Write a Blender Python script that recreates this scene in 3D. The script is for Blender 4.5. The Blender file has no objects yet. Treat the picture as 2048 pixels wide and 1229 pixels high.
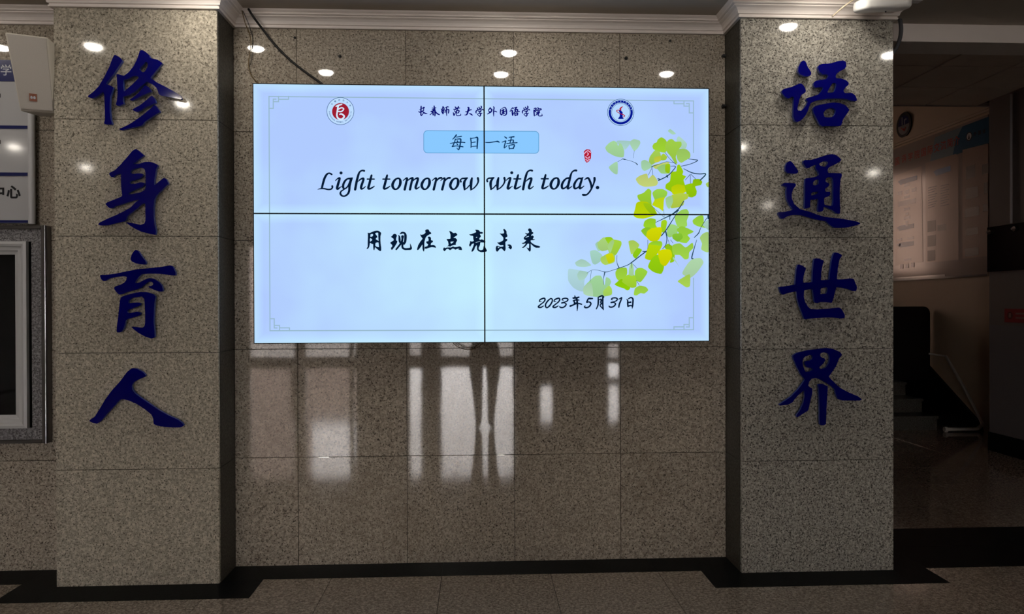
import bpy, bmesh, math, random
from mathutils import Vector, Matrix
from mathutils.geometry import tessellate_polygon
random.seed(7)
sc = bpy.context.scene
COL = sc.collection
PI = math.pi

# ------------------------------------------------------------------ camera
YAW, PIT, ROL, FOC, CAMH = 0.04598, -0.00425, -0.00289, 1450.375, 1.4463
_sy, _cy, _sp, _cp, _sr, _cr = math.sin(YAW), math.cos(YAW), math.sin(PIT), math.cos(PIT), math.sin(ROL), math.cos(ROL)
_R = Vector((_cy, -_sy, 0)); FWD = Vector((_sy * _cp, _cy * _cp, _sp)); _U = Vector((-_sp * _sy, -_sp * _cy, _cp))
RGT = _R * _cr + _U * _sr
UPV = _U * _cr - _R * _sr
CAM = Vector((0, 0, CAMH))
cd = bpy.data.cameras.new('camera'); cam = bpy.data.objects.new('camera', cd); COL.objects.link(cam)
M = Matrix((RGT, UPV, -FWD)).transposed().to_4x4(); M.translation = CAM
cam.matrix_world = M
cd.sensor_width = 36.0; cd.lens = FOC / 2048 * 36.0; cd.clip_start = 0.02; cd.clip_end = 200
sc.camera = cam

# ------------------------------------------------------------------ world: even overcast daylight, seen only through doors and windows
SKY = 12.0
LAMP = 100.0
w = bpy.data.worlds.new('overcast_sky'); sc.world = w; w.use_nodes = True
w.node_tree.nodes['Background'].inputs[0].default_value = (1.0, 0.94, 0.92, 1)
w.node_tree.nodes['Background'].inputs[1].default_value = SKY

sc.view_settings.view_transform = 'Standard'
sc.view_settings.look = 'None'
sc.view_settings.gamma = 1.0
sc.view_settings.use_curve_mapping = False
sc.view_settings.exposure = 0.0


def hit(px, py, ax, val):
    """point of the plane axis=val that the photograph shows at pixel px,py"""
    d = FWD + RGT * ((px - 1024) / FOC) - UPV * ((py - 614.5) / FOC)
    return CAM + d * ((val - CAM[ax]) / d[ax])


# ------------------------------------------------------------------ materials
def s2l(c):
    return tuple((v / 255 / 12.92) if v / 255 <= .04045 else ((v / 255 + .055) / 1.055) ** 2.4 for v in c)


def mat(name, col, rough=.5, spec=.5, metal=0.0, ior=1.5, noise=0.0, nscale=8.0, coat=0.0):
    m = bpy.data.materials.new(name); m.use_nodes = True
    nt = m.node_tree; b = nt.nodes['Principled BSDF']
    b.inputs['Base Color'].default_value = (*col, 1); b.inputs['Roughness'].default_value = rough
    b.inputs['Metallic'].default_value = metal; b.inputs['IOR'].default_value = ior
    b.inputs['Specular IOR Level'].default_value = spec
    b.inputs['Coat Weight'].default_value = coat
    if noise:
        g = nt.nodes.new('ShaderNodeNewGeometry'); n = nt.nodes.new('ShaderNodeTexNoise')
        n.inputs['Scale'].default_value = nscale; n.inputs['Detail'].default_value = 5
        nt.links.new(g.outputs['Position'], n.inputs['Vector'])
        mx = nt.nodes.new('ShaderNodeMix'); mx.data_type = 'RGBA'
        mx.inputs[6].default_value = (*[c * (1 - noise) for c in col], 1)
        mx.inputs[7].default_value = (*[min(1, c * (1 + noise)) for c in col], 1)
        nt.links.new(n.outputs['Fac'], mx.inputs[0]); nt.links.new(mx.outputs[2], b.inputs['Base Color'])
    return m


def granite(name, base, dark, light, scale, rough, ior=1.5, stain=0.0, vary=.06, dthr=.60, lthr=.44, wob=0.0):
    m = bpy.data.materials.new(name); m.use_nodes = True
    nt = m.node_tree; b = nt.nodes['Principled BSDF']; N = nt.nodes.new; L = nt.links.new
    g = N('ShaderNodeNewGeometry'); oi = N('ShaderNodeObjectInfo')
    off = N('ShaderNodeVectorMath'); off.operation = 'SCALE'; off.inputs[0].default_value = (7, 3, 5)
    L(oi.outputs['Random'], off.inputs['Scale'])
    add = N('ShaderNodeVectorMath'); L(g.outputs['Position'], add.inputs[0]); L(off.outputs[0], add.inputs[1])

    def noise(sc_, det, rg=.6):
        n = N('ShaderNodeTexNoise'); n.inputs['Scale'].default_value = sc_; n.inputs['Detail'].default_value = det
        n.inputs['Roughness'].default_value = rg
        L(add.outputs[0], n.inputs['Vector']); return n.outputs['Fac']

    def ramp(src, a, c):
        r = N('ShaderNodeMapRange'); r.inputs[1].default_value = a; r.inputs[2].default_value = c
        L(src, r.inputs[0]); return r.outputs[0]

    def mix(f, a, c):
        x = N('ShaderNodeMix'); x.data_type = 'RGBA'
        if hasattr(f, 'links'): L(f, x.inputs[0])
        else: x.inputs[0].default_value = f
        for k, v in ((6, a), (7, c)):
            if isinstance(v, tuple): x.inputs[k].default_value = (*v, 1)
            else: L(v, x.inputs[k])
        return x.outputs[2]
    n1 = noise(scale, 3, .65); n2 = noise(scale * .62, 3, .7)
    c = mix(ramp(n2, .60, .36), tuple(v * .66 for v in base), light)
    c = mix(ramp(n1, dthr - .05, dthr + .05), c, dark)
    hv = N('ShaderNodeMapRange'); hv.inputs[3].default_value = 1 - vary; hv.inputs[4].default_value = 1 + vary
    L(oi.outputs['Random'], hv.inputs[0])
    sm = N('ShaderNodeVectorMath'); sm.operation = 'SCALE'; L(c, sm.inputs[0]); L(hv.outputs[0], sm.inputs['Scale'])
    c = sm.outputs[0]
    if stain:
        st = N('ShaderNodeTexNoise'); st.inputs['Scale'].default_value = 1.7; st.inputs['Detail'].default_value = 3
        L(g.outputs['Position'], st.inputs['Vector'])
        f = ramp(st.outputs['Fac'], .52, .74)
        mm = N('ShaderNodeMath'); mm.operation = 'MULTIPLY'; mm.inputs[1].default_value = stain; L(f, mm.inputs[0])
        c = mix(mm.outputs[0], c, (base[0] * .40, base[1] * .36, base[2] * .32))
    L(c, b.inputs['Base Color'])
    b.inputs['Roughness'].default_value = rough; b.inputs['IOR'].default_value = ior
    if wob:
        bn = N('ShaderNodeTexNoise'); bn.inputs['Scale'].default_value = 5; bn.inputs['Detail'].default_value = 1
        L(add.outputs[0], bn.inputs['Vector'])
        bp = N('ShaderNodeBump'); bp.inputs['Strength'].default_value = wob; bp.inputs['Distance'].default_value = .004
        L(bn.outputs['Fac'], bp.inputs['Height']); L(bp.outputs[0], b.inputs['Normal'])
    return m


def emit(name, rgb, k=1.0):
    m = bpy.data.materials.new(name); m.use_nodes = True; nt = m.node_tree
    for n in list(nt.nodes):
        if n.type == 'BSDF_PRINCIPLED': nt.nodes.remove(n)
    e = nt.nodes.new('ShaderNodeEmission'); e.inputs[0].default_value = (*s2l(rgb), 1); e.inputs[1].default_value = k
    nt.links.new(e.outputs[0], nt.nodes['Material Output'].inputs[0])
    return m


G_WALL = granite('wall_granite', (.52, .445, .355), (.07, .058, .045), (.62, .55, .45), 120, .034, 1.74, stain=.30, dthr=.59, wob=.03)
G_PIL = granite('pillar_granite', (.56, .505, .405), (.10, .088, .07), (.68, .62, .51), 120, .07, 1.55, stain=.12, dthr=.595)
G_PILR = granite('pillar_granite_grey', (.44, .415, .36), (.065, .06, .055), (.60, .57, .505), 120, .07, 1.55, stain=.06, dthr=.572)
G_REVEAL = granite('shaded_reveal_granite', (.070, .062, .048), (.02, .018, .015), (.10, .092, .075), 130, .45, 1.25, dthr=.60)  # pillar granite with the shade of the reveals painted into its colour
G_FLOOR = granite('floor_granite', (.27, .215, .165), (.10, .08, .06), (.40, .335, .275), 110, .075, 1.62, vary=.08, dthr=.58)
G_BLACK = granite('black_granite', (.004, .005, .005), (.002, .002, .002), (.009, .010, .010), 160, .4, 1.12, vary=.02)
G_GREY = granite('grey_granite', (.26, .25, .255), (.09, .085, .09), (.42, .41, .42), 130, .22, 1.5, dthr=.57)
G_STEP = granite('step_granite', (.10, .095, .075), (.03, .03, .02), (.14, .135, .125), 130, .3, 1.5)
JOINT = mat('joint_grout', (.03, .025, .02), .9)
CEIL = mat('ceiling_paint', (.52, .465, .40), .8, noise=.05, nscale=2)
PLASTER = mat('cornice_plaster', (.88, .81, .77), .45, noise=.04, nscale=9)
PAINT = mat('wall_paint', (.34, .31, .30), .65, noise=.05, nscale=1.5)
PAINT_HI = mat('upper_wall_paint', (.62, .50, .37), .6, noise=.06, nscale=1.3)
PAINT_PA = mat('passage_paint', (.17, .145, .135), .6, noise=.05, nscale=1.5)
PAINT_LO = mat('dado_paint', (.15, .14, .15), .45, noise=.05, nscale=1.5)
TILE_D = mat('ceiling_tile_paint', (.80, .70, .61), .8, noise=.12, nscale=3)
BLUE = mat('blue_acrylic', (.0012, .001, .155), .07, ior=1.5, coat=.3)
BLUE_S = mat('blue_acrylic_edge', (.03, .055, .26), .25)
METAL = mat('brushed_steel', (.55, .54, .52), .3, metal=1)
CHROME = mat('chrome', (.75, .75, .75), .12, metal=1)
WHITE = mat('white_enamel', (.62, .62, .62), .35)
WHITE_G = mat('white_gloss_board', (.52, .52, .53), .08, ior=1.55)
ALU = mat('aluminium_white', (.66, .66, .67), .3)
GRILLE = mat('speaker_grille_grey', (.55, .51, .46), .6, noise=.10, nscale=400)
SPK = mat('speaker_case', (.66, .62, .54), .5)
DARK = mat('dark_rubber', (.006, .006, .007), .5)
BLACKGL = mat('black_glass', (.003, .003, .003), .04, ior=1.5)
BLACKW = mat('black_lacquer', (.005, .004, .004), .35)
NAVY = mat('navy_vinyl', (.005, .010, .11), .3)
INK = mat('black_ink', (.008, .008, .010), .5)
WHITEINK = mat('white_ink', (.6, .62, .68), .5)
RED = mat('red_sign', (.30, .02, .02), .4)
REDINK = mat('red_ink', (.48, .05, .035), .5)
BRASSW = mat('brown_cable', (.16, .10, .035), .5)
GREYP = mat('grey_conduit', (.10, .105, .12), .5)
PIPE = mat('white_pipe', (.55, .52, .48), .4)
LENS = emit('lamp_lens', (255, 246, 232), LAMP)
PHONE = mat('phone_case', (.01, .01, .012), .2)


# ------------------------------------------------------------------ object helpers
def link(name, me, m=None, parent=None):
    o = bpy.data.objects.new(name, me); COL.objects.link(o)
    if m is not None and not me.materials:
        for q in (m if isinstance(m, (list, tuple)) else [m]): me.materials.append(q)
    if parent is not None: o.parent = parent
    return o


def tag(o, label, cat, group=None):
    o['label'] = label; o['category'] = cat
    if group: o['group'] = group
    return o


def thing(name, label, cat, loc=(0, 0, 0), group=None):
    o = bpy.data.objects.new(name, None); COL.objects.link(o); o.location = loc; o.empty_display_size = .1
    return tag(o, label, cat, group)


def struct(o):
    o['kind'] = 'structure'; return o


def kids(parent, o):
    """parent without moving: parents here keep only a location"""
    o.parent = parent; o.location = Vector(o.location) - Vector(parent.location); return o


class MB:
    def __init__(s): s.v = []; s.f = []; s.mi = []

    def face(s, pts, mi=0):
        n = len(s.v); s.v += [tuple(p) for p in pts]; s.f.append(tuple(range(n, n + len(pts)))); s.mi.append(mi)

    def raw(s, v, f, mi=0):
        n = len(s.v); s.v += [tuple(p) for p in v]
        for q in f: s.f.append(tuple(n + k for k in q)); s.mi.append(mi)

    def box(s, a, b, mi=0):
        x0, y0, z0 = a; x1, y1, z1 = b
        v = [(x0, y0, z0), (x1, y0, z0), (x1, y1, z0), (x0, y1, z0), (x0, y0, z1), (x1, y0, z1), (x1, y1, z1), (x0, y1, z1)]
        s.raw(v, [(0, 3, 2, 1), (4, 5, 6, 7), (0, 1, 5, 4), (1, 2, 6, 5), (2, 3, 7, 6), (3, 0, 4, 7)], mi)

    def cyl(s, a, b, r, n=16, r2=None, mi=0, caps=True):
        a = Vector(a); b = Vector(b); d = (b - a).normalized(); r2 = r if r2 is None else r2
        u = d.orthogonal().normalized(); v = d.cross(u)
        A = [a + (u * math.cos(2 * PI * k / n) + v * math.sin(2 * PI * k / n)) * r for k in range(n)]
        B = [b + (u * math.cos(2 * PI * k / n) + v * math.sin(2 * PI * k / n)) * r2 for k in range(n)]
        f = [(k, (k + 1) % n, n + (k + 1) % n, n + k) for k in range(n)]
        if caps: f += [tuple(range(n - 1, -1, -1)), tuple(range(n, 2 * n))]
        s.raw(A + B, f, mi)

    def tube(s, pts, r, n=8, sub=5, mi=0):
        P = smooth([Vector(p) for p in pts], sub)
        rings = []; u = None
        for i, p in enumerate(P):
            d = (P[min(i + 1, len(P) - 1)] - P[max(i - 1, 0)]).normalized()
            u = d.orthogonal().normalized() if u is None else (u - d * u.dot(d)).normalized()
            v = d.cross(u)
            rings.append([p + (u * math.cos(2 * PI * k / n) + v * math.sin(2 * PI * k / n)) * r for k in range(n)])
        v = [q for rg in rings for q in rg]; f = []
        for i in range(len(P) - 1):
            for k in range(n): f.append((i * n + k, i * n + (k + 1) % n, (i + 1) * n + (k + 1) % n, (i + 1) * n + k))
        f += [tuple(range(n - 1, -1, -1)), tuple((len(P) - 1) * n + k for k in range(n))]
        s.raw(v, f, mi)

    def mesh(s, name, mats=None, fix=False, shade=False):
        me = bpy.data.meshes.new(name); me.from_pydata(s.v, [], s.f)
        if mats is not None:
            for q in (mats if isinstance(mats, (list, tuple)) else [mats]): me.materials.append(q)
        me.polygons.foreach_set('material_index', s.mi)
        if fix:
            bm = bmesh.new(); bm.from_mesh(me); bmesh.ops.remove_doubles(bm, verts=bm.verts, dist=1e-6)
            bmesh.ops.recalc_face_normals(bm, faces=bm.faces); bm.to_mesh(me); bm.free()
        if shade:
            for p in me.polygons: p.use_smooth = True
        me.update(); return me

    def build(s, name, mats, parent=None, fix=False, shade=False):
        o = link(name, s.mesh(name, mats, fix, shade))
        if parent is not None:
            off = Vector(parent.location) if parent.parent is None else Vector(parent.location) + Vector(parent.parent.location)
            o.data.transform(Matrix.Translation(-off)); o.parent = parent
        return o


def smooth(P, sub):
    if len(P) < 3 or sub < 2: return list(P)
    out = []
    for i in range(len(P) - 1):
        a = P[max(i - 1, 0)]; b = P[i]; c = P[i + 1]; d = P[min(i + 2, len(P) - 1)]
        for k in range(sub):
            t = k / sub; t2 = t * t; t3 = t2 * t
            out.append((b * 2 + (c - a) * t + (a * 2 - b * 5 + c * 4 - d) * t2 + (b * 3 - a - c * 3 + d) * t3) * .5)
    out.append(P[-1]); return out


_boxcache = {}


def bevel_box(name, dims, m, centre, parent=None, bev=.0005):
    """a slab with small bevelled edges; alike slabs share one mesh"""
    key = (name, tuple(round(d, 4) for d in dims), m.name, bev)
    if key not in _boxcache:
        bm = bmesh.new(); bmesh.ops.create_cube(bm, size=1.0)
        bmesh.ops.scale(bm, vec=dims, verts=bm.verts)
        if bev: bmesh.ops.bevel(bm, geom=bm.edges[:], offset=bev, segments=1, affect='EDGES', profile=.5)
        me = bpy.data.meshes.new(name); bm.to_mesh(me); bm.free(); me.materials.append(m); _boxcache[key] = me
    o = link(name, _boxcache[key]); o.location = centre
    if parent is not None:
        off = Vector(parent.location) if parent.parent is None else Vector(parent.location) + Vector(parent.parent.location)
        o.location = Vector(centre) - off; o.parent = parent
    return o


def span(name, a, b, m, parent=None, bev=.0005):
    a = Vector(a); b = Vector(b)
    return bevel_box(name, tuple(b - a), m, (a + b) / 2, parent, bev)


# ------------------------------------------------------------------ the room shell
WY, PY, CZ = 4.061, 3.815, 3.05          # back wall, pillar fronts, ceiling
LX0, LX1, RX0, RX1 = -2.166, -1.344, 1.4017, 2.2368
TOPZ = 2.975

# back wall: grout core with polished slabs hung in front, joints recessed
core = MB(); core.box((-8, WY + .012, 0), (RX1, WY + .30, CZ + .4)); wall_back = struct(core.build('wall_back', JOINT))
x0 = -1.00085
cols = [LX1, x0, x0 + .6, x0 + 1.2, x0 + 1.8, RX0]
rows = [0, .6, 1.2, 1.8, 2.4, 3.0]
g = .0014
for a, b in zip(cols, cols[1:]):
    for c, d in zip(rows, rows[1:]):
        span('granite_slab', (a + g, WY, c + g), (b - g, WY + .02, d - g), G_WALL, wall_back)
xl = LX0
for k in range(4):
    for c, d in zip(rows, rows[1:]):
        span('granite_slab', (xl - .6 + g, WY, c + g), (xl - g, WY + .02, d - g), G_WALL, wall_back)
    xl -= .6
mb = MB(); mb.box((-8, WY, 0), (xl, WY + .02, CZ)); mb.build('plain_slab', G_WALL, wall_back)


def pillar(label, xa, xb, m, yb):
    t = thing('pillar', label, 'pillar', ((xa + xb) / 2, PY + .1, 0))
    mb = MB(); mb.box((xa + .012, PY + .012, 0), (xb - .012, yb, CZ)); mb.build('core', JOINT, t)
    for c, d in zip(rows, rows[1:]):
        span('front_slab', (xa + g, PY, c + g), (xb - g, PY + .02, d - g), m, t)
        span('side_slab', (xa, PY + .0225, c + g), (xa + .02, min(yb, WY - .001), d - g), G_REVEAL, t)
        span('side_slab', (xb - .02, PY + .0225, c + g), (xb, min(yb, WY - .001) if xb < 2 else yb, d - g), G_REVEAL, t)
    return t


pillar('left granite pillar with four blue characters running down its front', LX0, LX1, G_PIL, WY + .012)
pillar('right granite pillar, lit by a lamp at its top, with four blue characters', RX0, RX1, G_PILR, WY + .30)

# ceiling of the hall
mb = MB(); mb.box((-8, -10, CZ), (8, WY + .012, CZ + .1)); ceiling = struct(mb.build('ceiling', CEIL))

# floor: base, single tiles near, joined tiles far
mb = MB(); mb.box((-8.2, -10.2, -.12), (8.2, 13, -.012)); floor = struct(mb.build('floor', JOINT))
TS = .58
X0 = -.2; Y0 = 3.86
far = MB()
for i in range(-14, 15):
    for j in range(-16, 24):
        xa = X0 + i * TS; ya = Y0 - j * TS - TS
        if ya > 8.5 or ya < -10.2 or xa > 7.9 or xa < -8.2: continue
        if ya > 4.3 and not (1.9 < xa + TS and xa < 5.7): continue
        near = (ya > 1.5 and -3.0 < xa < 5.6)
        if near: span('floor_tile', (xa + .0012, ya + .0012, -.012), (xa + TS - .0012, ya + TS - .0012, 0), G_FLOOR, floor, .0006)
        else: far.box((xa + .0012, ya + .0012, -.0119), (xa + TS - .0012, ya + TS - .0012, 0))
fo = far.build('floor_tiles', G_FLOOR, floor); fo['kind'] = 'stuff'
Hh = .0016


def border(a, b): span('border_slab', (a[0], a[1], -.01), (b[0], b[1], Hh), G_BLACK, floor, .0005)


border((-8, 3.862), (LX0 - .2, WY + .01)); border((LX0 - .2, 3.62), (LX0, WY + .01)); border((LX0, 3.62), (LX1 + .21, PY + .02))
border((LX1, PY + .02), (LX1 + .21, WY + .01))
for a, b in ((LX1 + .21, -.2), (-.2, .96), (.96, RX0 - .205)): border((a + .0008, 3.862), (b - .0008, WY + .01))
border((RX0 - .205, 3.625), (RX0, WY + .01)); border((RX0, 3.625), (RX1, PY + .02)); border((RX1, 3.625), (2.425, 4.51))
for a, b in ((2.425, 3.6), (3.6, 5.0)): border((a, 3.835), (b, 4.17)); border((a, 4.172), (b, 4.51))

# cornice: one mitred run per wall face
prof = [(0, 2.972), (.016, 2.972), (.018, 2.980), (.013, 2.982), (.014, 2.987), (.022, 2.990), (.023, 2.996), (.027, 3.006), (.036, 3.016), (.050, 3.023), (.050, 3.028), (.062, 3.030), (.064, 3.036), (.060, 3.038), (.072, 3.043), (.078, 3.050), (0, 3.050)]
prof = [(o, z - .003 if z < 3.04 else z) for o, z in prof]
path = [(-8, WY), (LX0, WY), (LX0, PY), (LX1, PY), (LX1, WY), (RX0, WY), (RX0, PY), (RX1, PY), (RX1, WY + .2)]
# outward normals (towards the room) of each run
nrm = [Vector((0, -1)), Vector((-1, 0)), Vector((0, -1)), Vector((1, 0)), Vector((0, -1)), Vector((-1, 0)), Vector((0, -1)), Vector((1, 0))]
for i in range(len(path) - 1):
    A = Vector(path[i]); B = Vector(path[i + 1]); n = nrm[i]
    na = nrm[i - 1] if i > 0 else n; nb = nrm[i + 1] if i < len(nrm) - 1 else n
    ma = n if na == n else n + na; mb_ = n if nb == n else n + nb
    v = []
    for o, z in prof: v.append((A.x + ma.x * o, A.y + ma.y * o, z))
    for o, z in prof: v.append((B.x + mb_.x * o, B.y + mb_.y * o, z))
    k = len(prof)
    f = [(q, (q + 1) % k, k + (q + 1) % k, k + q) for q in range(k)] + [tuple(range(k)), tuple(range(2 * k - 1, k - 1, -1))]
    m_ = MB(); m_.raw(v, f); struct(m_.build('trim_%d' % (i + 1), PLASTER, fix=True))

# ------------------------------------------------------------------ hall behind the camera: entrance wall with glass doors, side walls
OPEN = [(-5.66, -4.53, .12, 2.90), (-4.31, -3.19, .12, 2.90), (-1.74, -1.42, .15, 2.9), (-.96, .88, .12, 2.93), (1.53, 1.87, .62, 1.56), (3.24, 3.55, .62, 1.56), (3.24, 3.55, .05, .45), (-3.13, -3.03, .12, 2.5)]
xs = sorted({-8.0, 8.0} | {v for o in OPEN for v in o[:2]})
mb = MB()
for a, b in zip(xs, xs[1:]):
    zs = [(o[2], o[3]) for o in OPEN if o[0] <= a + 1e-6 and o[1] >= b - 1e-6]; z = 0
    for c, d in sorted(zs):
        mb.box((a, -10.2, z), (b, -10, c)); z = d
    mb.box((a, -10.2, z), (b, -10, CZ))
wf = struct(mb.build('wall_front', PAINT))
mb = MB(); mb.box((-8.2, -10.2, 0), (-8, WY + .3, CZ)); struct(mb.build('wall_left', PAINT))
mb = MB(); mb.box((8, -10.2, 0), (8.2, WY + .3, CZ)); struct(mb.build('wall_right', PAINT))
FRAME = mat('door_frame_steel', (.25, .25, .26), .4, metal=.6)
GL = bpy.data.materials.new('clear_glass'); GL.use_nodes = True
nt = GL.node_tree; nt.nodes.remove(nt.nodes['Principled BSDF'])
tr = nt.nodes.new('ShaderNodeBsdfTransparent'); gl = nt.nodes.new('ShaderNodeBsdfGlossy'); gl.inputs['Roughness'].default_value = 0
lw = nt.nodes.new('ShaderNodeFresnel'); mxs = nt.nodes.new('ShaderNodeMixShader')
nt.links.new(lw.outputs[0], mxs.inputs[0]); nt.links.new(tr.outputs[0], mxs.inputs[1]); nt.links.new(gl.outputs[0], mxs.inputs[2])
nt.links.new(mxs.outputs[0], nt.nodes['Material Output'].inputs[0])
GL_T = GL.copy(); GL_T.name = 'dimming_glass'
for n_ in GL_T.node_tree.nodes:
    if n_.type == 'BSDF_TRANSPARENT': n_.inputs[0].default_value = (.62, .52, .46, 1)  # tint added to dim and warm the daylight through the stairwell window
dn = wn = 0
for a, b, c, d in OPEN:
    if b - a > 1.0:
        dn += 1; r = struct(bpy.data.objects.new('door_%d' % dn, None))
    else:
        wn += 1; r = struct(bpy.data.objects.new('window_%d' % wn, None))
    COL.objects.link(r); r.location = ((a + b) / 2, -10.1, c)
    fr = MB(); q = .025
    fr.box((a, -10.14, c), (a + q, -10.06, d)); fr.box((b - q, -10.14, c), (b, -10.06, d)); fr.box((a + q, -10.14, c), (b - q, -10.06, c + q)); fr.box((a + q, -10.14, d - q), (b - q, -10.06, d))
    fr.build('frame', FRAME, r)
    p = MB(); p.box((a + q, -10.105, c + q), (b - q, -10.095, d - q)); p.build('pane', GL, r)

# outside the entrance: pavement and two buildings that dull the left-hand panes
mb = MB(); mb.box((-40, -60, -.2), (40, -10.2, -.02)); struct(mb.build('ground', mat('pavement', (.22, .21, .20), .8, noise=.1, nscale=.6)))
BR = mat('building_render', (.34, .27, .235), .8, noise=.08, nscale=.4)
for lab, xa, xb, hh in (('tall dull building outside, mirrored as the darker patch at the left under the screen', -12, -7.75, 9.0), ('low building outside, mirrored under the left part of the screen', -7.5, -4.75, 3.3)):
    t = thing('outside_building', lab, 'building', ((xa + xb) / 2, -22, 0))
    mb = MB(); mb.box((xa, -26, 0), (xb, -22, hh)); mb.build('wall', BR, t)
    mb = MB(); mb.box((xa - .1, -26.1, hh), (xb + .04, -21.9, hh + .15)); mb.build('roof', FRAME, t)

# ------------------------------------------------------------------ passage and stairwell on the right
SX, NX, NYE, TZ = 5.675, 5.0, 6.885, 3.42
mb = MB(); mb.box((RX1, WY, 2.948), (8, 4.262, 3.35)); struct(mb.build('trim_9', PLASTER))
mb = MB(); mb.box((RX1, WY + .2, 3.2), (NX, WY + .32, 3.46)); struct(mb.build('trim_10', CEIL))
# near wall of the passage: painted plaster over a bluish dado, black baseboard
mb = MB(); mb.box((NX, 4.30, 1.228), (SX + .2, NYE, 3.6)); wn_ = struct(mb.build('wall_passage', PAINT_PA))
mb = MB(); mb.box((NX, 4.30, 0), (SX + .2, NYE, 1.228)); mb.build('dado', PAINT_LO, wn_)
span('trim_11', (NX, 4.262, 0), (8, 4.30, 3.35), PAINT_PA)['kind'] = 'structure'
for ya, yb in ((4.31, 5.2), (5.202, 6.1), (6.102, NYE)): pass
mb = MB(); mb.box((NX - .015, 4.31, 0), (NX, NYE + .0, .182)); struct(mb.build('baseboard_right', G_BLACK))
# stairwell walls
mb = MB(); mb.box((SX, NYE, 0), (SX + .2, 12.7, 5.6)); wall_stair = struct(mb.build('wall_stairwell', PAINT_HI))
mb = MB(); mb.box((1.8, WY + .3, 0), (2.0, 12.7, 5.6)); struct(mb.build('wall_passage_left', PAINT))
wx0, wx1, wz0, wz1 = 3.25, 4.05, 1.95, 3.75
mb = MB(); mb.box((2, 12.5, 0), (wx0, 12.7, 5.6)); mb.box((wx1, 12.5, 0), (SX, 12.7, 5.6)); mb.box((wx0, 12.5, 0), (wx1, 12.7, wz0)); mb.box((wx0, 12.5, wz1), (wx1, 12.7, 5.6))
struct(mb.build('wall_stair_end', PAINT))
r = struct(bpy.data.objects.new('window_9', None)); COL.objects.link(r); r.location = ((wx0 + wx1) / 2, 12.6, wz0)
fr = MB(); q = .04
for A, B in (((wx0, wz0), (wx0 + q, wz1)), ((wx1 - q, wz0), (wx1, wz1)), ((wx0 + q, wz0), (wx1 - q, wz0 + q)), ((wx0 + q, wz1 - q), (wx1 - q, wz1)), ((wx0 + q, 3.14), (wx1 - q, 3.18))):
    fr.box((A[0], 12.56, A[1]), (B[0], 12.62, B[1]))
fr.build('frame', FRAME, r)
p = MB(); p.box((wx0 + q, 12.585, wz0 + q), (wx1 - q, 12.592, wz1 - q)); p.build('pane', GL_T, r)
mb = MB(); mb.box((1.8, 7.06, 5.6), (SX + .2, 12.7, 5.7)); mb.box((1.8, 7.06, TZ), (SX + .2, 7.10, 5.6)); struct(mb.build('ceiling_stairwell', PAINT))
mb = MB(); mb.box((1.8, 4.2, TZ + .035), (SX + .2, 7.06, TZ + .12)); cp = struct(mb.build('ceiling_passage', JOINT))
yj = 5.885 - .585 * 3
while yj < 7.0:
    xj = 3.746 - 1.2 - .6
    while xj < 5.0:
        a = max(xj, 2.0); b = min(xj + .63, NX)
        if b - a > .1: span('ceiling_tile', (a + .009, max(yj, WY + .33) + .009, TZ), (b - .009, yj + .585 - .009, TZ + .034), TILE_D, cp, .001)
        xj += .63
    yj += .585
# stairs
st = thing('staircase', 'speckled granite steps rising into the dark stairwell behind the right pillar', 'stairs', (3.6, 8.0, 0))
ys = [7.99, 8.27, 8.60]
while len(ys) < 9: ys.append(ys[-1] + .32)
for k, y in enumerate(ys):
    z = .16 * (k + 1)
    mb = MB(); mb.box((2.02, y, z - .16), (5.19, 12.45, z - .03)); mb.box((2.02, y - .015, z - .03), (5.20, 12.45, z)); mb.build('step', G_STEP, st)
    if k > 6: break
mb = MB(); pts = [(7.90, 0), (7.93, .085), (8.98, .72), (12.4, 2.9), (12.4, 0)]
n = len(pts); v = [(5.64, a, b) for a, b in pts] + [(SX - .001, a, b) for a, b in pts]
mb.raw(v, [tuple(range(n)), tuple(range(2 * n - 1, n - 1, -1))] + [(k, n + k, n + (k + 1) % n, (k + 1) % n) for k in range(n)])
mb.build('black_stringer', BLACKW, st, fix=True)
mb = MB(); mb.box((5.2, 8.3, 0), (5.64, 12.4, .12)); mb.build('side_channel', BLACKW, st)

# rounded black panel on the steps
bm = bmesh.new(); bmesh.ops.create_cube(bm, size=1); bmesh.ops.scale(bm, vec=(.95, .08, .92), verts=bm.verts)
bmesh.ops.bevel(bm, geom=[e for e in bm.edges if abs(e.verts[0].co.x - e.verts[1].co.x) < 1e-6 and abs(e.verts[0].co.z - e.verts[1].co.z) < 1e-6 and e.verts[0].co.z > 0], offset=.085, segments=6, affect='EDGES', profile=.5)
me = bpy.data.meshes.new('panel'); bm.to_mesh(me); bm.free()
t = link('dark_panel', me, BLACKW); t.location = (5.158, 8.85, .48 + .46 + .0)
tag(t, 'upright black panel with a rounded corner standing on the stairs', 'panel')

# leaning white pipe with its foot
mb = MB()
P = [hit(1858, 708, 0, 5.45), hit(1880, 711, 0, 5.58), hit(1892, 713, 0, 5.60), hit(1930, 780, 0, 5.60), hit(1965, 849, 0, 5.60), Vector((5.6, 7.88, .04)), Vector((5.52, 7.86, .03)), Vector((5.22, 7.86, .03))]
mb.tube(P[:3], .011, 8, 3); mb.tube(P[2:5], .017, 10, 3); mb.tube([P[4], P[5], P[6], P[7]], .02, 10, 2)
pp = mb.build('white_pipe', PIPE); tag(pp, 'thin white pipe slanting down the stairwell wall to a foot on the floor', 'pipe')
mb = MB(); mb.cyl(P[7], P[7] + Vector((-.03, 0, 0)), .03, 12); e_ = mb.build('end_cap', PIPE); e_.parent = pp

# handrail strip above the poster
mb = MB(); mb.box((SX - .05, 7.1, 3.595), (SX, 12.4, 3.64)); mb.box((SX - .03, 7.1, 3.57), (SX, 12.4, 3.595)); struct(mb.build('trim_12', PAINT_HI))


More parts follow.
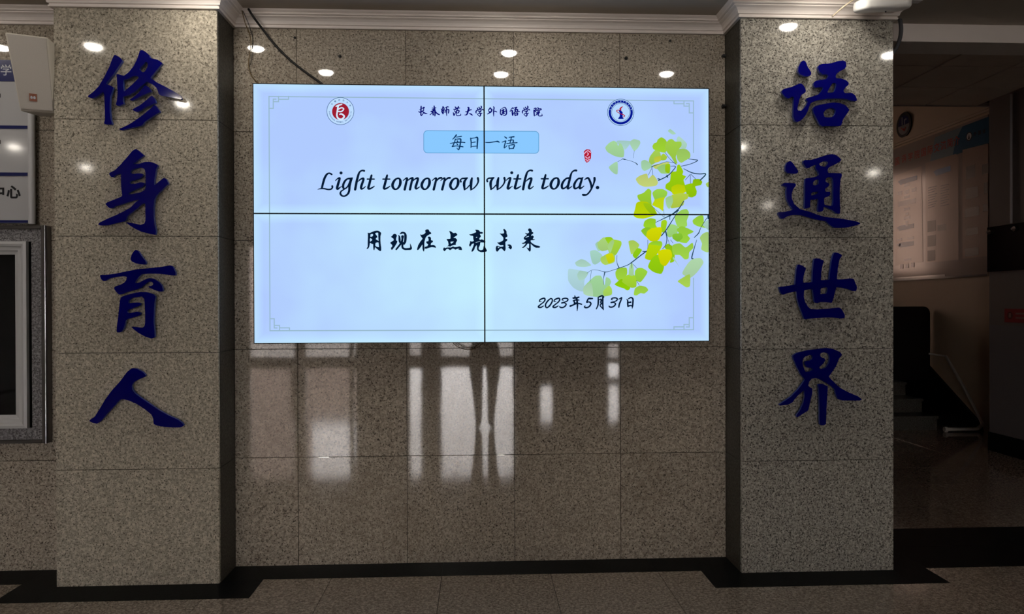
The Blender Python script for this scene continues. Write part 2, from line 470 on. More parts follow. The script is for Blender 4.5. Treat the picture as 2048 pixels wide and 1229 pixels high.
# ------------------------------------------------------------------ printed poster on the stairwell wall
def flat(name, loops, m, parent, ax, val, off, mi=None):
    """flat printed shapes lying on the plane ax=val, each a list of photo points [outer, hole...]"""
    mb = MB()
    for poly in loops:
        lp = poly if isinstance(poly[0][0], (tuple, list)) else [poly]
        P = [[hit(x, y, ax, val + off) for x, y in l] for l in lp]
        ks = [k for k in range(3) if k != ax]
        two = [[Vector((p[ks[0]], p[ks[1]], 0)) for p in l] for l in P]
        tris = tessellate_polygon(two); allp = [p for l in P for p in l]
        mb.raw(allp, [tuple(t) for t in tris])
    o = mb.build(name, m, parent)
    if ax == 0 and len(loops) > 2: o['kind'] = 'stuff'
    return o


PAPER = mat('poster_paper', (.46, .38, .34), .16, ior=1.5, noise=.03, nscale=3)
PBLUE = mat('poster_blue', (.07, .17, .30), .2, ior=1.5)
PPINK = mat('poster_peach', (.56, .43, .36), .2, ior=1.5)
PLIL = mat('poster_violet', (.13, .11, .20), .2)
PTXT = mat('poster_text', (.09, .07, .08), .3)
PBROWN = mat('poster_photo', (.12, .09, .075), .3)
poster = thing('poster', 'large glossy printed poster with red title characters on the stairwell wall', 'poster', (SX, 9.0, 1.74))
mb = MB(); mb.box((SX - .012, 7.82, 1.742), (SX, 10.3, 3.54)); mb.build('sheet', PAPER, poster)
pe = -.0125
flat('blue_band', [[(1925, 253), (1978, 233), (1978, 287), (1905, 312), (1912, 280)]], PBLUE, poster, 0, SX, pe - .001)
flat('blue_tint', [[(1870, 275), (1925, 253), (1912, 280), (1905, 312), (1860, 324)]], mat('poster_pale_blue', (.28, .36, .42), .2), poster, 0, SX, pe - .001)
flat('panel_print', [[(1790, 352), (1843, 332), (1846, 524), (1790, 532)], [(1851, 326), (1912, 308), (1917, 314), (1917, 520), (1852, 526)], [(1925, 300), (1976, 287), (1976, 512), (1925, 518)]], PPINK, poster, 0, SX, pe - .002)
bl = []
for (x, y, ww, hh) in ((1801, 360, 33, 9), (1872, 340, 29, 11), (1799, 452, 28, 9), (1799, 486, 28, 9)):
    s_ = -.33 * (607 - y) / 300
    bl.append([(x - 5, y + 4), (x, y), (x + ww, y + ww * s_), (x + ww, y + ww * s_ + hh), (x, y + hh + 1)])
flat('heading_print', bl, mat('poster_mid_blue', (.13, .25, .50), .25), poster, 0, SX, pe - .004)
bl = []
for (x, y, ww, hh) in ((1808, 368, 11, 6), (1796, 384, 8, 7), (1809, 381, 9, 8), (1823, 377, 9, 8), (1808, 393, 11, 5), (1797, 404, 34, 10), (1808, 417, 12, 5), (1811, 426, 6, 5), (1808, 434, 12, 6), (1811, 443, 5, 10), (1794, 478, 10, 5), (1815, 475, 12, 5), (1797, 488, 4, 10), (1807, 518, 15, 5), (1800, 529, 6, 9), (1811, 528, 6, 9), (1822, 526, 6, 9)):
    s_ = -.33 * (607 - y) / 300
    bl.append([(x, y), (x + ww, y + ww * s_), (x + ww, y + ww * s_ + hh), (x, y + hh)])
flat('chart_print', bl, PLIL, poster, 0, SX, pe - .004)
bl = []
for k in range(9): bl.append([(1856, 376 + k * 5), (1874 - (k % 3) * 2, 371.5 + k * 5), (1874 - (k % 3) * 2, 372.8 + k * 5), (1856, 377.2 + k * 5)])
for k in range(9): bl.append([(1881, 372 + k * 5), (1898 - (k % 2) * 3, 368 + k * 5), (1898 - (k % 2) * 3, 369.2 + k * 5), (1881, 373.2 + k * 5)])
flat('text_print', bl, PTXT, poster, 0, SX, pe - .004)
bl = []
for (x, y, ww, hh) in ((1855, 443, 16, 22), (1855, 472, 16, 22), (1855, 502, 15, 21), (1875, 451, 17, 12), (1932, 334, 18, 26), (1964, 330, 13, 20), (1932, 378, 24, 22), (1968, 366, 7, 22), (1930, 418, 28, 18), (1966, 410, 10, 14), (1932, 458, 24, 14), (1930, 498, 27, 16)):
    s_ = -.33 * (607 - y) / 300
    bl.append([(x, y), (x + ww, y + ww * s_), (x + ww, y + ww * s_ + hh), (x, y + hh)])
flat('photo_print', bl, PBROWN, poster, 0, SX, pe - .004)
flat('base_strip', [[(1787, 556), (1890, 549), (1890, 553), (1787, 562)]], CHROME, poster, 0, SX, pe - .004)
mb = MB(); mb.box((SX - .022, 7.82, 1.742), (SX - .012, 10.3, 1.765)); mb.build('bottom_rail', CHROME, poster)

_fc = bpy.data.curves.new('lettering', 'FONT'); _fo = bpy.data.objects.new('lettering', _fc)


def text_shapes(s, bold=0.0):
    _fc.body = s; _fc.offset = bold; _fc.align_x = 'CENTER'
    me = bpy.data.meshes.new_from_object(_fo)
    v = [(p.co.x, p.co.y) for p in me.vertices]; f = [tuple(p.vertices) for p in me.polygons]
    bpy.data.meshes.remove(me); return v, f


def put_text(mb, s, org, ex, ey, size, bold=0.0):
    """s drawn at org with its width along ex and height along ey"""
    v, f = text_shapes(s, bold)
    mb.raw([Vector(org) + ex * (x * size) + ey * ((y - .35) * size) for x, y in v], f)


mb = MB(); title = '国语学院国际交流简介'
for k, ch in enumerate(title):
    px = 1797 + k * 13.2; py = 323 - k * 4.55
    if k == 0: ch = '国'
    put_text(mb, '外国语学院国际交流简介'[k + 1], hit(px, py, 0, SX) + Vector((pe - .005, 0, 0)), Vector((0, -1, 0)), Vector((0, .0, 1)), .115, .012)
mb.build('title_lettering', REDINK, poster)['kind'] = 'stuff'
mb = MB(); c = hit(1941, 273, 0, SX) + Vector((pe - .005, 0, 0))
for a, b_, mm in ((.050, .040, 0), (.040, 0, 1)):
    n = 24; ring = [(math.cos(2 * PI * k / n), math.sin(2 * PI * k / n)) for k in range(n)]
    if b_:
        mb.raw([c + Vector((0, x * a, z * a)) for x, z in ring] + [c + Vector((0, x * b_, z * b_)) for x, z in ring], [(k, (k + 1) % n, n + (k + 1) % n, n + k) for k in range(n)], mm)
    else: mb.raw([c + Vector((0, x * a, z * a)) for x, z in ring], [tuple(range(n))], mm)
mb.face([c + Vector((-.001, x, z)) for x, z in ((-.015, -.03), (.018, -.03), (.006, .005), (0, .03), (-.006, .01))])
for k, ch in enumerate('外国语'): put_text(mb, ch, hit(1953 + k * 9, 268 - k * 2.4, 0, SX) + Vector((pe - .005, 0, 0)), Vector((0, -1, 0)), Vector((0, 0, 1)), .05, .02)
mb.build('poster_emblem', [INK, WHITEINK], poster)['kind'] = 'stuff'

# round badge on the stairwell wall
c = hit(1810, 250, 0, SX); bd = thing('round_badge', 'round black-rimmed badge on the upper stairwell wall above the poster', 'badge', tuple(c))
n = 32
mb = MB(); mb.cyl(c + Vector((0, 0, 0)), c + Vector((-.02, 0, 0)), .165, n); mb.build('rim', INK, bd)
mb = MB(); mb.raw([c + Vector((-.0205, .125 * math.cos(PI * k / 16), .125 * math.sin(PI * k / 16))) for k in range(17)], [tuple(range(17))]); mb.build('upper_field', NAVY, bd)
mb = MB(); mb.raw([c + Vector((-.0205, .125 * math.cos(-PI * k / 16), .125 * math.sin(-PI * k / 16) - .004)) for k in range(17)], [tuple(range(17))]); mb.build('lower_field', mat('badge_grey', (.25, .24, .25), .5), bd)
mb = MB(); put_text(mb, '1r', c + Vector((-.0215, 0, .055)), Vector((0, -1, 0)), Vector((0, 0, 1)), .15, .02); mb.build('badge_lettering', mat('badge_grey_ink', (.30, .30, .33), .5), bd)
mb = MB()
for A, B in (((-.05, -.03), (.02, -.085)), ((.02, -.085), (-.0, -.05)), ((.02, -.085), (.05, -.04))):
    mb.cyl(c + Vector((-.022, -A[0], A[1])), c + Vector((-.022, -B[0], B[1])), .006, 6)
mb.build('arrow_mark', REDINK, bd)

# black glass plaque with chrome standoffs and red sign on the passage wall
pq = thing('glass_plaque', 'black glass plaque held by chrome standoff knobs on the passage wall', 'sign', (NX - .03, 6.4, 1.95))
span('plate', (NX - .032, 5.9, 1.745), (NX - .022, 6.872, 2.18), BLACKGL, pq, .001)
for y in (6.825, 6.5, 6.1):
    mb = MB(); mb.cyl((NX, y, 2.13), (NX - .050, y, 2.13), .026, 20); mb.cyl((NX - .050, y, 2.13), (NX - .068, y, 2.13), .026, 20, .010); mb.build('standoff_knob', CHROME, pq)
for y in (6.825, 6.1):
    mb = MB(); mb.cyl((NX, y, 1.80), (NX - .036, y, 1.80), .012, 12); mb.build('lower_standoff', BLACKGL, pq)
rs = thing('red_sign', 'small red notice with white marks below the black plaque', 'sign', (NX, 6.5, 1.26))
span('plate', (NX - .006, 6.30, 1.258), (NX, 6.673, 1.387), RED, rs, .001)
mb = MB(); mb.cyl((NX - .0061, 6.60, 1.325), (NX - .007, 6.60, 1.325), .035, 16); mb.build('round_symbol', mat('dark_red', (.08, .006, .006), .5), rs)
mb = MB()
for k in range(2): mb.box((NX - .0075, 6.36, 1.335 - k * .04), (NX - .006, 6.53, 1.350 - k * .04))
mb.box((NX - .0078, 6.585, 1.305), (NX - .0071, 6.615, 1.345)); mb.build('white_marks', mat('faded_ink', (.30, .14, .13), .5), rs)
mb = MB(); mb.cyl((NX - .012, 6.576, 2.19), (NX - .012, 6.576, 3.40), .010, 10); tag(mb.build('thin_conduit', mat('pale_conduit', (.38, .38, .40), .4)), 'thin pale conduit running up the passage wall above the black plaque', 'conduit')

# ------------------------------------------------------------------ big blue characters
S8 = 1352 / 220


def rnd(poly, r):
    out = []; n = len(poly)
    for i in range(n):
        a = Vector(poly[i - 1]); b = Vector(poly[i]); c = Vector(poly[(i + 1) % n])
        la = (a - b).length; lc = (c - b).length; k = min(r, .38 * la, .38 * lc)
        if k < 1e-6: continue
        p = b + (a - b) / la * k; q = b + (c - b) / lc * k
        out.append(tuple(p)); out.append(tuple(b * .5 + (p + q) * .25)); out.append(tuple(q))
    return out


GLY = {
 '修': ((160, 80), [
  [[(425,178),(488,212),(522,255),(470,330),(405,430),(315,540),(385,565),(410,580),(400,620),(372,690),(365,780),(365,880),(378,985),(395,1025),(385,1042),(325,1040),(292,1028),(305,990),(305,880),(300,760),(298,680),(285,635),(240,670),(190,705),(150,718),(95,700),(100,685),(160,640),(230,570),(300,450),(360,330),(400,220)]],
  [[(445,415),(540,440),(600,395),(660,320),(700,240),(735,130),(760,122),(800,140),(855,190),(855,218),(960,245),(1015,285),(950,360),(865,465),(940,520),(1050,575),(1150,630),(1230,680),(1252,722),(1235,730),(1130,708),(1000,685),(970,670),(945,595),(900,550),(820,512),(760,560),(680,630),(600,680),(530,695),(528,760),(540,785),(500,805),(460,812),(438,795),(455,740),(462,640),(455,520),(450,450)],
   [(535,492),(600,475),(650,445),(700,440),(725,462),(640,550),(580,600),(540,638),(528,560)],[(810,265),(830,280),(830,330),(800,385),(770,400),(725,360),(770,310)]],
  [[(800,555),(845,580),(878,630),(830,655),(750,690),(690,725),(630,748),(610,735),(660,700),(720,650),(770,590)]],
  [[(880,682),(910,710),(935,770),(870,800),(790,835),(740,870),(700,888),(645,862),(650,850),(740,800),(820,735)]],
  [[(915,795),(940,815),(985,885),(900,935),(790,1010),(765,1050),(690,1070),(600,1090),(510,1112),(475,1098),(600,1040),(700,975),(800,900),(870,840)]]]),
 '身': ((160, 290), [
  [[(680,50),(710,60),(790,130),(720,180),(650,235),(720,235),(800,208),(860,208),(920,225),(960,250),(935,300),(925,360),(915,420),(910,500),(960,460),(1030,402),(1060,420),(1088,480),(1020,540),(940,620),(915,670),(905,760),(905,880),(918,980),(935,1060),(925,1108),(860,1095),(760,1070),(680,1035),(610,990),(560,950),(640,960),(740,985),(790,970),(805,930),(803,850),(803,760),(800,715),(760,730),(690,790),(610,850),(575,880),(570,920),(540,940),(440,965),(340,990),(250,992),(218,978),(240,955),(330,910),(450,860),(540,815),(620,770),(680,710),(735,670),(640,690),(520,730),(430,755),(410,775),(370,782),(345,765),(308,725),(350,700),(440,665),(520,630),(510,560),(503,450),(505,350),(440,370),(405,402),(375,390),(355,350),(375,335),(430,310),(500,240),(580,150),(640,75)],
   [(610,340),(640,305),(700,285),(760,278),(795,300),(805,350),(806,450),(806,520),(795,555),(740,585),(660,600),(595,612),(600,590),(640,565),(700,545),(770,515),(795,485),(780,462),(740,460),(680,478),(620,480),(605,470),(620,445),(680,430),(740,410),(775,380),(770,355),(720,350),(650,358)]]]),
 '育': ((160, 490), [
  [[(685,58),(715,75),(750,130),(800,195),(812,225),(800,245),(740,240),(680,225),(635,205),(620,180),(630,130),(655,85)]],
  [[(245,370),(330,368),(450,352),(600,320),(740,295),(880,285),(1000,270),(1110,252),(1140,265),(1175,340),(1175,380),(1130,378),(1050,365),(950,355),(830,355),(760,362),(720,395),(690,440),(670,475),(730,465),(790,430),(850,408),(900,415),(960,450),(1005,500),(1020,560),(1005,578),(960,572),(900,550),(850,525),(835,510),(880,505),(900,490),(895,465),(870,450),(830,460),(790,490),(750,530),(680,555),(600,575),(540,600),(490,615),(460,600),(420,545),(418,525),(440,508),(500,490),(550,460),(575,420),(575,395),(540,385),(450,395),(360,415),(320,440),(290,450),(260,425),(248,395)]],
  [[(500,645),(560,620),(660,595),(740,580),(820,582),(900,605),(930,635),(915,720),(908,830),(905,950),(915,1060),(918,1140),(880,1155),(800,1130),(720,1085),(660,1040),(625,1005),(680,1010),(760,1022),(790,1005),(800,960),(800,850),(795,740),(790,670),(765,635),(720,640),(640,655),(600,680),(592,705),(600,722),(660,710),(720,708),(752,722),(735,750),(680,770),(620,790),(585,805),(578,825),(590,842),(640,835),(700,820),(745,835),(740,865),(690,885),(610,905),(565,925),(550,980),(530,1040),(500,1075),(460,1082),(448,1060),(455,980),(470,880),(480,780),(490,690)]]]),
 '人': ((160, 700), [
  [[(640,225),(690,230),(770,275),(808,315),(795,335),(720,365),(660,400),(635,440),(640,490),(680,540),(760,600),(860,670),(980,750),(1100,815),(1200,860),(1260,905),(1275,935),(1240,955),(1150,958),(1040,950),(950,935),(905,915),(900,850),(880,800),(800,735),(700,670),(600,625),(530,608),(490,615),(440,670),(360,760),(290,840),(245,890),(205,910),(150,900),(110,875),(130,855),(180,825),(240,730),(310,610),(400,490),(500,380),(580,270)]]]),
 '语': ((1540, 100), [
  [[(415,125),(440,145),(465,210),(508,275),(508,300),(490,320),(430,322),(370,300),(345,265),(350,210),(385,140)]],
  [[(175,475),(250,460),(320,430),(375,408),(410,430),(440,485),(440,520),(385,555),(365,600),(350,660),(335,720),(345,745),(385,748),(430,705),(455,660),(465,635),(442,612),(455,590),(530,570),(600,545),(640,500),(655,462),(620,455),(560,465),(538,440),(540,400),(560,380),(640,365),(700,355),(720,320),(700,300),(650,300),(610,270),(588,220),(600,185),(640,170),(740,165),(830,138),(900,128),(935,145),(940,195),(920,230),(860,260),(820,290),(805,325),(815,348),(880,350),(940,375),(970,405),(965,430),(920,470),(900,505),(920,530),(1010,528),(1050,560),(1070,610),(1065,630),(1000,622),(920,600),(820,595),(700,600),(600,615),(520,640),(490,670),(470,740),(440,800),(390,860),(340,888),(305,875),(285,810),(290,700),(295,580),(270,575),(225,600),(190,580),(145,525),(148,495)],
   [(770,405),(810,408),(815,440),(800,500),(780,522),(720,525),(705,520),(730,470)]],
  [[(560,685),(680,660),(780,645),(850,650),(930,680),(978,735),(950,780),(900,850),(875,930),(830,938),(740,935),(650,940),(615,920),(590,870),(540,780),(528,715)],
   [(690,730),(760,712),(810,735),(805,775),(780,820),(720,832),(670,825),(655,780)]]]),
 '通': ((1540, 290), [
  [[(245,195),(270,210),(300,250),(350,320),(340,350),(290,355),(215,345),(190,320),(190,260),(210,215)]],
  [[(170,465),(250,468),(315,475),(320,500),(285,545),(268,600),(268,660),(300,730),(370,790),(480,820),(600,865),(700,890),(860,905),(980,925),(1080,945),(1115,970),(1060,990),(960,1015),(860,1020),(790,1018),(740,985),(690,940),(600,925),(480,895),(380,865),(300,860),(220,875),(160,912),(130,900),(100,850),(105,825),(170,825),(260,805),(285,795),(240,740),(205,660),(200,580),(205,520),(175,505),(145,495)]],
  [[(430,185),(500,185),(600,155),(700,122),(760,112),(810,122),(860,160),(878,185),(850,215),(780,250),(720,280),(708,310),(715,345),(780,345),(880,350),(885,380),(865,430),(860,520),(858,650),(862,760),(862,850),(820,845),(760,800),(700,768),(660,760),(658,800),(640,820),(600,825),(590,800),(595,700),(590,660),(540,678),(500,670),(495,700),(495,770),(440,785),(425,770),(430,650),(430,500),(435,410),(500,405),(570,390),(605,370),(595,330),(562,290),(562,262),(575,245),(540,250),(470,288),(440,275),(408,225),(412,195)],
   [(600,235),(660,197),(708,205),(712,230),(680,272),(620,258)],[(525,470),(545,440),(590,420),(600,440),(600,480),(560,500),(530,495)],
   [(690,410),(720,395),(760,400),(775,430),(778,520),(775,620),(778,700),(770,750),(720,748),(668,735),(665,690),(668,650),(720,635),(745,610),(740,575),(680,575),(675,540),(720,510),(735,480),(710,465),(680,455)],
   [(505,602),(530,578),(595,575),(588,598),(540,615),(508,622)]]]),
 '世': ((1540, 490), [
  [[(345,238),(400,255),(445,290),(425,340),(410,400),(408,465),(460,465),(522,458),(525,340),(535,230),(548,165),(600,168),(665,195),(650,240),(632,330),(625,435),(680,432),(730,430),(740,330),(755,220),(775,130),(795,90),(840,100),(890,128),(855,180),(835,280),(822,425),(900,425),(980,412),(1030,418),(1050,470),(1072,525),(1060,570),(1020,570),(960,545),(880,525),(815,520),(800,580),(780,660),(760,715),(700,705),(620,705),(570,718),(548,700),(535,620),(525,545),(470,550),(420,560),(415,640),(430,700),(465,760),(500,790),(600,795),(720,785),(850,770),(880,790),(920,860),(920,895),(880,908),(800,895),(680,895),(560,900),(470,912),(425,918),(400,850),(360,750),(335,660),(325,570),(260,585),(200,600),(160,618),(130,590),(108,520),(180,510),(310,490),(318,400),(325,300)],
   [(622,540),(650,528),(705,520),(705,560),(695,600),(650,605),(620,612)]]]),
 '界': ((1540, 680), [
  [[(280,195),(340,160),(460,130),(600,112),(700,100),(780,115),(860,150),(890,185),(850,230),(820,310),(770,390),(720,455),(780,515),(860,590),(960,645),(1080,695),(1135,735),(1100,750),(1000,748),(900,748),(840,735),(815,690),(800,620),(770,585),(715,545),(660,515),(610,485),(560,470),(510,480),(475,530),(470,570),(520,600),(520,660),(500,740),(480,830),(470,870),(400,915),(330,958),(325,930),(370,870),(410,780),(425,690),(420,620),(360,670),(300,735),(280,770),(220,800),(120,812),(110,800),(180,755),(260,700),(340,620),(400,540),(430,490),(380,430),(330,330),(290,240)],
   [(500,185),(520,200),(522,230),(500,255),(440,262),(425,290),(440,320),(460,345),(520,350),(525,365),(500,390),(440,398),(425,370),(405,320),(400,260),(420,215),(460,195)],
   [(620,165),(670,155),(720,175),(735,220),(730,280),(690,340),(640,362),(605,355),(610,335),(660,290),(680,250),(670,230),(640,220),(615,200)]],
  [[(590,548),(640,540),(710,572),(705,680),(695,850),(690,990),(690,1040),(650,1055),(615,1050),(608,980),(610,850),(605,700),(600,600)]]]),
}
WHERE = {'修': 'topmost blue character 修 on the left pillar', '身': 'blue character 身, second from the top on the left pillar', '育': 'blue character 育, third from the top on the left pillar',
         '人': 'lowest blue character 人 on the left pillar', '语': 'topmost blue character 语 on the right pillar, brightly lit', '通': 'blue character 通, second from the top on the right pillar',
         '世': 'blue character 世, third from the top on the right pillar', '界': 'lowest blue character 界 on the right pillar'}
YF, YB = PY - .034, PY - .016
for ch, ((ox, oy), parts) in GLY.items():
    c0 = hit(ox + 110, oy + 100, 1, YF)
    root = thing('raised_character', WHERE[ch], 'character', (c0.x, PY, c0.z), 'blue characters on the pillars')
    face = MB(); pins = MB(); ii = 0
    for loops in parts:
        P = []
        for lp in loops:
            P.append([hit(ox + x / S8, oy + y / S8, 1, YF) for x, y in rnd(lp, 12)])
        two = [[Vector((p.x, p.z, 0)) for p in l] for l in P]
        tris = tessellate_polygon(two); allp = [p for l in P for p in l]; n = len(allp)
        face.raw(allp, [tuple(t) for t in tris], 0)
        back = [Vector((p.x, YB, p.z)) for p in allp]
        face.raw(back, [tuple(t) for t in tris], 1)
        for l in P:
            v = [p for p in l] + [Vector((p.x, YB, p.z)) for p in l]; k = len(l)
            face.raw(v, [(q, (q + 1) % k, k + (q + 1) % k, k + q) for q in range(k)], 1)
        # mounting pins behind the widest triangles
        big = sorted(tris, key=lambda t: -((two_ := [allp[i] for i in t]) and abs((two_[1] - two_[0]).cross(two_[2] - two_[0]).length)))[:2]
        for t in big:
            cc = (allp[t[0]] + allp[t[1]] + allp[t[2]]) / 3
            pins.cyl((cc.x, YB - .002, cc.z), (cc.x, PY + .001, cc.z), .004, 8)
    face.build('face_plate', [BLUE, BLUE_S], root, fix=True)
    pins.build('mounting_pins', METAL, root)['kind'] = 'stuff'

# ------------------------------------------------------------------ video wall
VY = 3.94; VX0, VX1, VZ0, VZ1 = -1.2025, 1.270, 1.237, 2.630; VXM, VZM = .033, 1.9345
vw = thing('video_wall', 'two by two video wall showing a motto with ginkgo leaves between the pillars', 'screen', (VXM, VY + .03, VZ0))
SCR = bpy.data.materials.new('screen_glow'); SCR.use_nodes = True; nt = SCR.node_tree
nt.nodes.remove(nt.nodes['Principled BSDF']); N = nt.nodes.new; Lk = nt.links.new
geo = N('ShaderNodeNewGeometry'); sep = N('ShaderNodeSeparateXYZ'); Lk(geo.outputs['Position'], sep.inputs[0])


def math_(op, a, b=None, clamp=False):
    m = N('ShaderNodeMath'); m.operation = op; m.use_clamp = clamp
    for k, v in ((0, a), (1, b)):
        if v is None: continue
        if hasattr(v, 'links'): Lk(v, m.inputs[k])
        else: m.inputs[k].default_value = v
    return m.outputs[0]


ns = N('ShaderNodeTexNoise'); ns.inputs['Scale'].default_value = 2.6; ns.inputs['Detail'].default_value = 2; Lk(geo.outputs['Position'], ns.inputs['Vector'])
dx = math_('MULTIPLY', math_('SUBTRACT', sep.outputs['X'], -.05), .85); dz = math_('MULTIPLY', math_('SUBTRACT', sep.outputs['Z'], 1.62), 1.25)
rr = math_('SQRT', math_('ADD', math_('MULTIPLY', dx, dx), math_('MULTIPLY', dz, dz)))
f1 = math_('SUBTRACT', 1.06, rr, True)
f2 = math_('ADD', math_('MULTIPLY', f1, .8), math_('MULTIPLY', math_('SUBTRACT', ns.outputs['Fac'], .5), .9), True)
cm = N('ShaderNodeMix'); cm.data_type = 'RGBA'; cm.inputs[6].default_value = (*s2l((176, 203, 255)), 1); cm.inputs[7].default_value = (*s2l((198, 242, 255)), 1); Lk(f2, cm.inputs[0])
ex_ = math_('ABSOLUTE', math_('SUBTRACT', sep.outputs['X'], VXM)); ez_ = math_('ABSOLUTE', math_('SUBTRACT', sep.outputs['Z'], VZM))
ds = math_('MINIMUM', math_('MINIMUM', ex_, ez_), math_('MINIMUM', math_('ABSOLUTE', math_('SUBTRACT', ex_, 1.236)), math_('ABSOLUTE', math_('SUBTRACT', ez_, .6965))))
eg = math_('MULTIPLY', math_('SUBTRACT', 1.0, math_('MULTIPLY', ds, 18.0), True), .45)
cm2 = N('ShaderNodeMix'); cm2.data_type = 'RGBA'; cm2.inputs[7].default_value = (*s2l((205, 252, 255)), 1); Lk(eg, cm2.inputs[0]); Lk(cm.outputs[2], cm2.inputs[6])
em = N('ShaderNodeEmission'); Lk(cm2.outputs[2], em.inputs[0]); Lk(em.outputs[0], nt.nodes['Material Output'].inputs[0])
BEZ = mat('screen_bezel', (.002, .003, .006), .6, spec=.1)
for a, b, c, d in ((VX0, VXM, VZM, VZ1), (VXM, VX1, VZM, VZ1), (VX0, VXM, VZ0, VZM), (VXM, VX1, VZ0, VZM)):
    pn = span('display_panel', (a + .0004, VY + .001, c + .0004), (b - .0004, VY + .075, d - .0004), BEZ, vw, .001)
    q = .0036
    sf = MB(); sf.face([(a + q, VY, c + q), (b - q, VY, c + q), (b - q, VY, d - q), (a + q, VY, d - q)]); so = sf.build('screen_face', SCR)
    so.data.transform(Matrix.Translation(-(Vector(pn.location) + Vector(vw.location)))); so.parent = pn
    bz = MB(); y0_, y1_ = VY - .0035, VY + .002
    bz.box((a, y0_, c), (a + q, y1_, d)); bz.box((b - q, y0_, c), (b, y1_, d)); bz.box((a + q, y0_, c), (b - q, y1_, c + q)); bz.box((a + q, y0_, d - q), (b - q, y1_, d))
    bo = bz.build('bezel', BEZ); bo.data.transform(Matrix.Translation(-(Vector(pn.location) + Vector(vw.location)))); bo.parent = pn
for x in (-.9, -.3, .35, .95):
    span('wall_bracket', (x - .02, VY + .075, 1.35), (x + .02, WY, 2.5), METAL, vw, .001)

L0 = -.0008    # picture layers a fraction of a millimetre apart


class Strokes:
    """brush or pen strokes: centre lines with widths, in photo points, laid on the screen"""
    def __init__(s): s.mb = MB()

    def add(s, strokes, ox, oy, sc_, wk=1.0, off=L0 * 3, sub=4, dx=0, dy=0):
        for st_ in strokes:
            P = smooth([Vector(p) for p in st_], sub if len(st_) > 2 else 1)
            px = [(ox + dx + p.x / sc_, oy + dy + p.y / sc_, max(p.z, 3) * wk / sc_ / 2) for p in P]
            Lf, Rt = [], []
            for i, (x, y, r) in enumerate(px):
                a = px[max(i - 1, 0)]; b = px[min(i + 1, len(px) - 1)]
                d = Vector((b[0] - a[0], b[1] - a[1])); d = d.normalized() if d.length > 1e-6 else Vector((1, 0))
                Lf.append((x - d.y * r, y + d.x * r)); Rt.append((x + d.y * r, y - d.x * r))
            H = lambda q: hit(q[0], q[1], 1, VY + off)
            for i in range(len(px) - 1): s.mb.face([H(Lf[i]), H(Rt[i]), H(Rt[i + 1]), H(Lf[i + 1])])
            for x, y, r in (px[0], px[-1]):
                if r > .25: s.mb.face([H((x + r * math.cos(PI * k / 5), y + r * math.sin(PI * k / 5))) for k in range(10)])


INKS = emit('screen_ink', (6, 26, 52)); INKB = emit('screen_navy', (8, 12, 110)); INKT = emit('screen_teal_ink', (8, 52, 96))
FR = emit('screen_frame_line', (152, 185, 205)); EMW = emit('screen_white', (215, 235, 255)); EMR = emit('screen_red', (178, 24, 48)); EMR2 = emit('screen_dark_red', (158, 28, 48))
BOXF = emit('screen_box_blue', (138, 201, 255)); BOXL = emit('screen_box_line', (80, 150, 200)); EBL = emit('screen_emblem_blue', (0, 20, 145)); ELN = emit('screen_emblem_line', (20, 70, 125))


def lines(segs, wdt, m, name, off=L0):
    mb = MB()
    for (x0_, y0_), (x1_, y1_) in segs:
        d = Vector((x1_ - x0_, y1_ - y0_)).normalized() * (wdt / 2)
        mb.face([hit(x0_ - d.y - d.x, y0_ + d.x - d.y, 1, VY + off), hit(x1_ - d.y + d.x, y1_ + d.x + d.y, 1, VY + off), hit(x1_ + d.y + d.x, y1_ - d.x + d.y, 1, VY + off), hit(x0_ + d.y - d.x, y0_ - d.x - d.y, 1, VY + off)])
    return mb.build(name, m, vw)


# frame with fret corners
TL, TR, BR, BL = (538, 193), (1387, 202), (1387, 660), (540, 662)
seg = [(TL, TR), ((1387, 202), (1387, 305)), ((1387, 557), BR), (BR, BL), (BL, TL)]
for (cx, cy), sx, sy in ((TL, 1, 1), (TR, -1, 1), (BR, -1, -1), (BL, 1, -1)):
    q = lambda x, y: (cx + sx * x, cy + sy * y)
    seg += [(q(0, 24), q(8.5, 24)), (q(8.5, 24), q(8.5, 5.5)), (q(8.5, 5.5), q(14, 5.5)), (q(8.5, 10.5), q(19, 10.5)), (q(19, 10.5), q(19, 0)), (q(19, 5.7), q(39, 5.7)), (q(39, 5.7), q(39, 0))]
lines(seg, 2.1, FR, 'frame_lines')

# title box
bx = []
for cx, cy, a0 in ((855, 269, 180), (1070, 270.5, 270), (1070, 299.5, 0), (855, 298.5, 90)):
    for k in range(6):
        a = math.radians(a0 + 18 * k); bx.append((cx + 7.5 * math.cos(a), cy + 7.5 * math.sin(a)))
flat('title_box', [bx], BOXF, vw, 1, VY, L0)
lines([(bx[k], bx[(k + 1) % len(bx)]) for k in range(len(bx))], 1.1, BOXL, 'title_box_outline', L0 * 2)

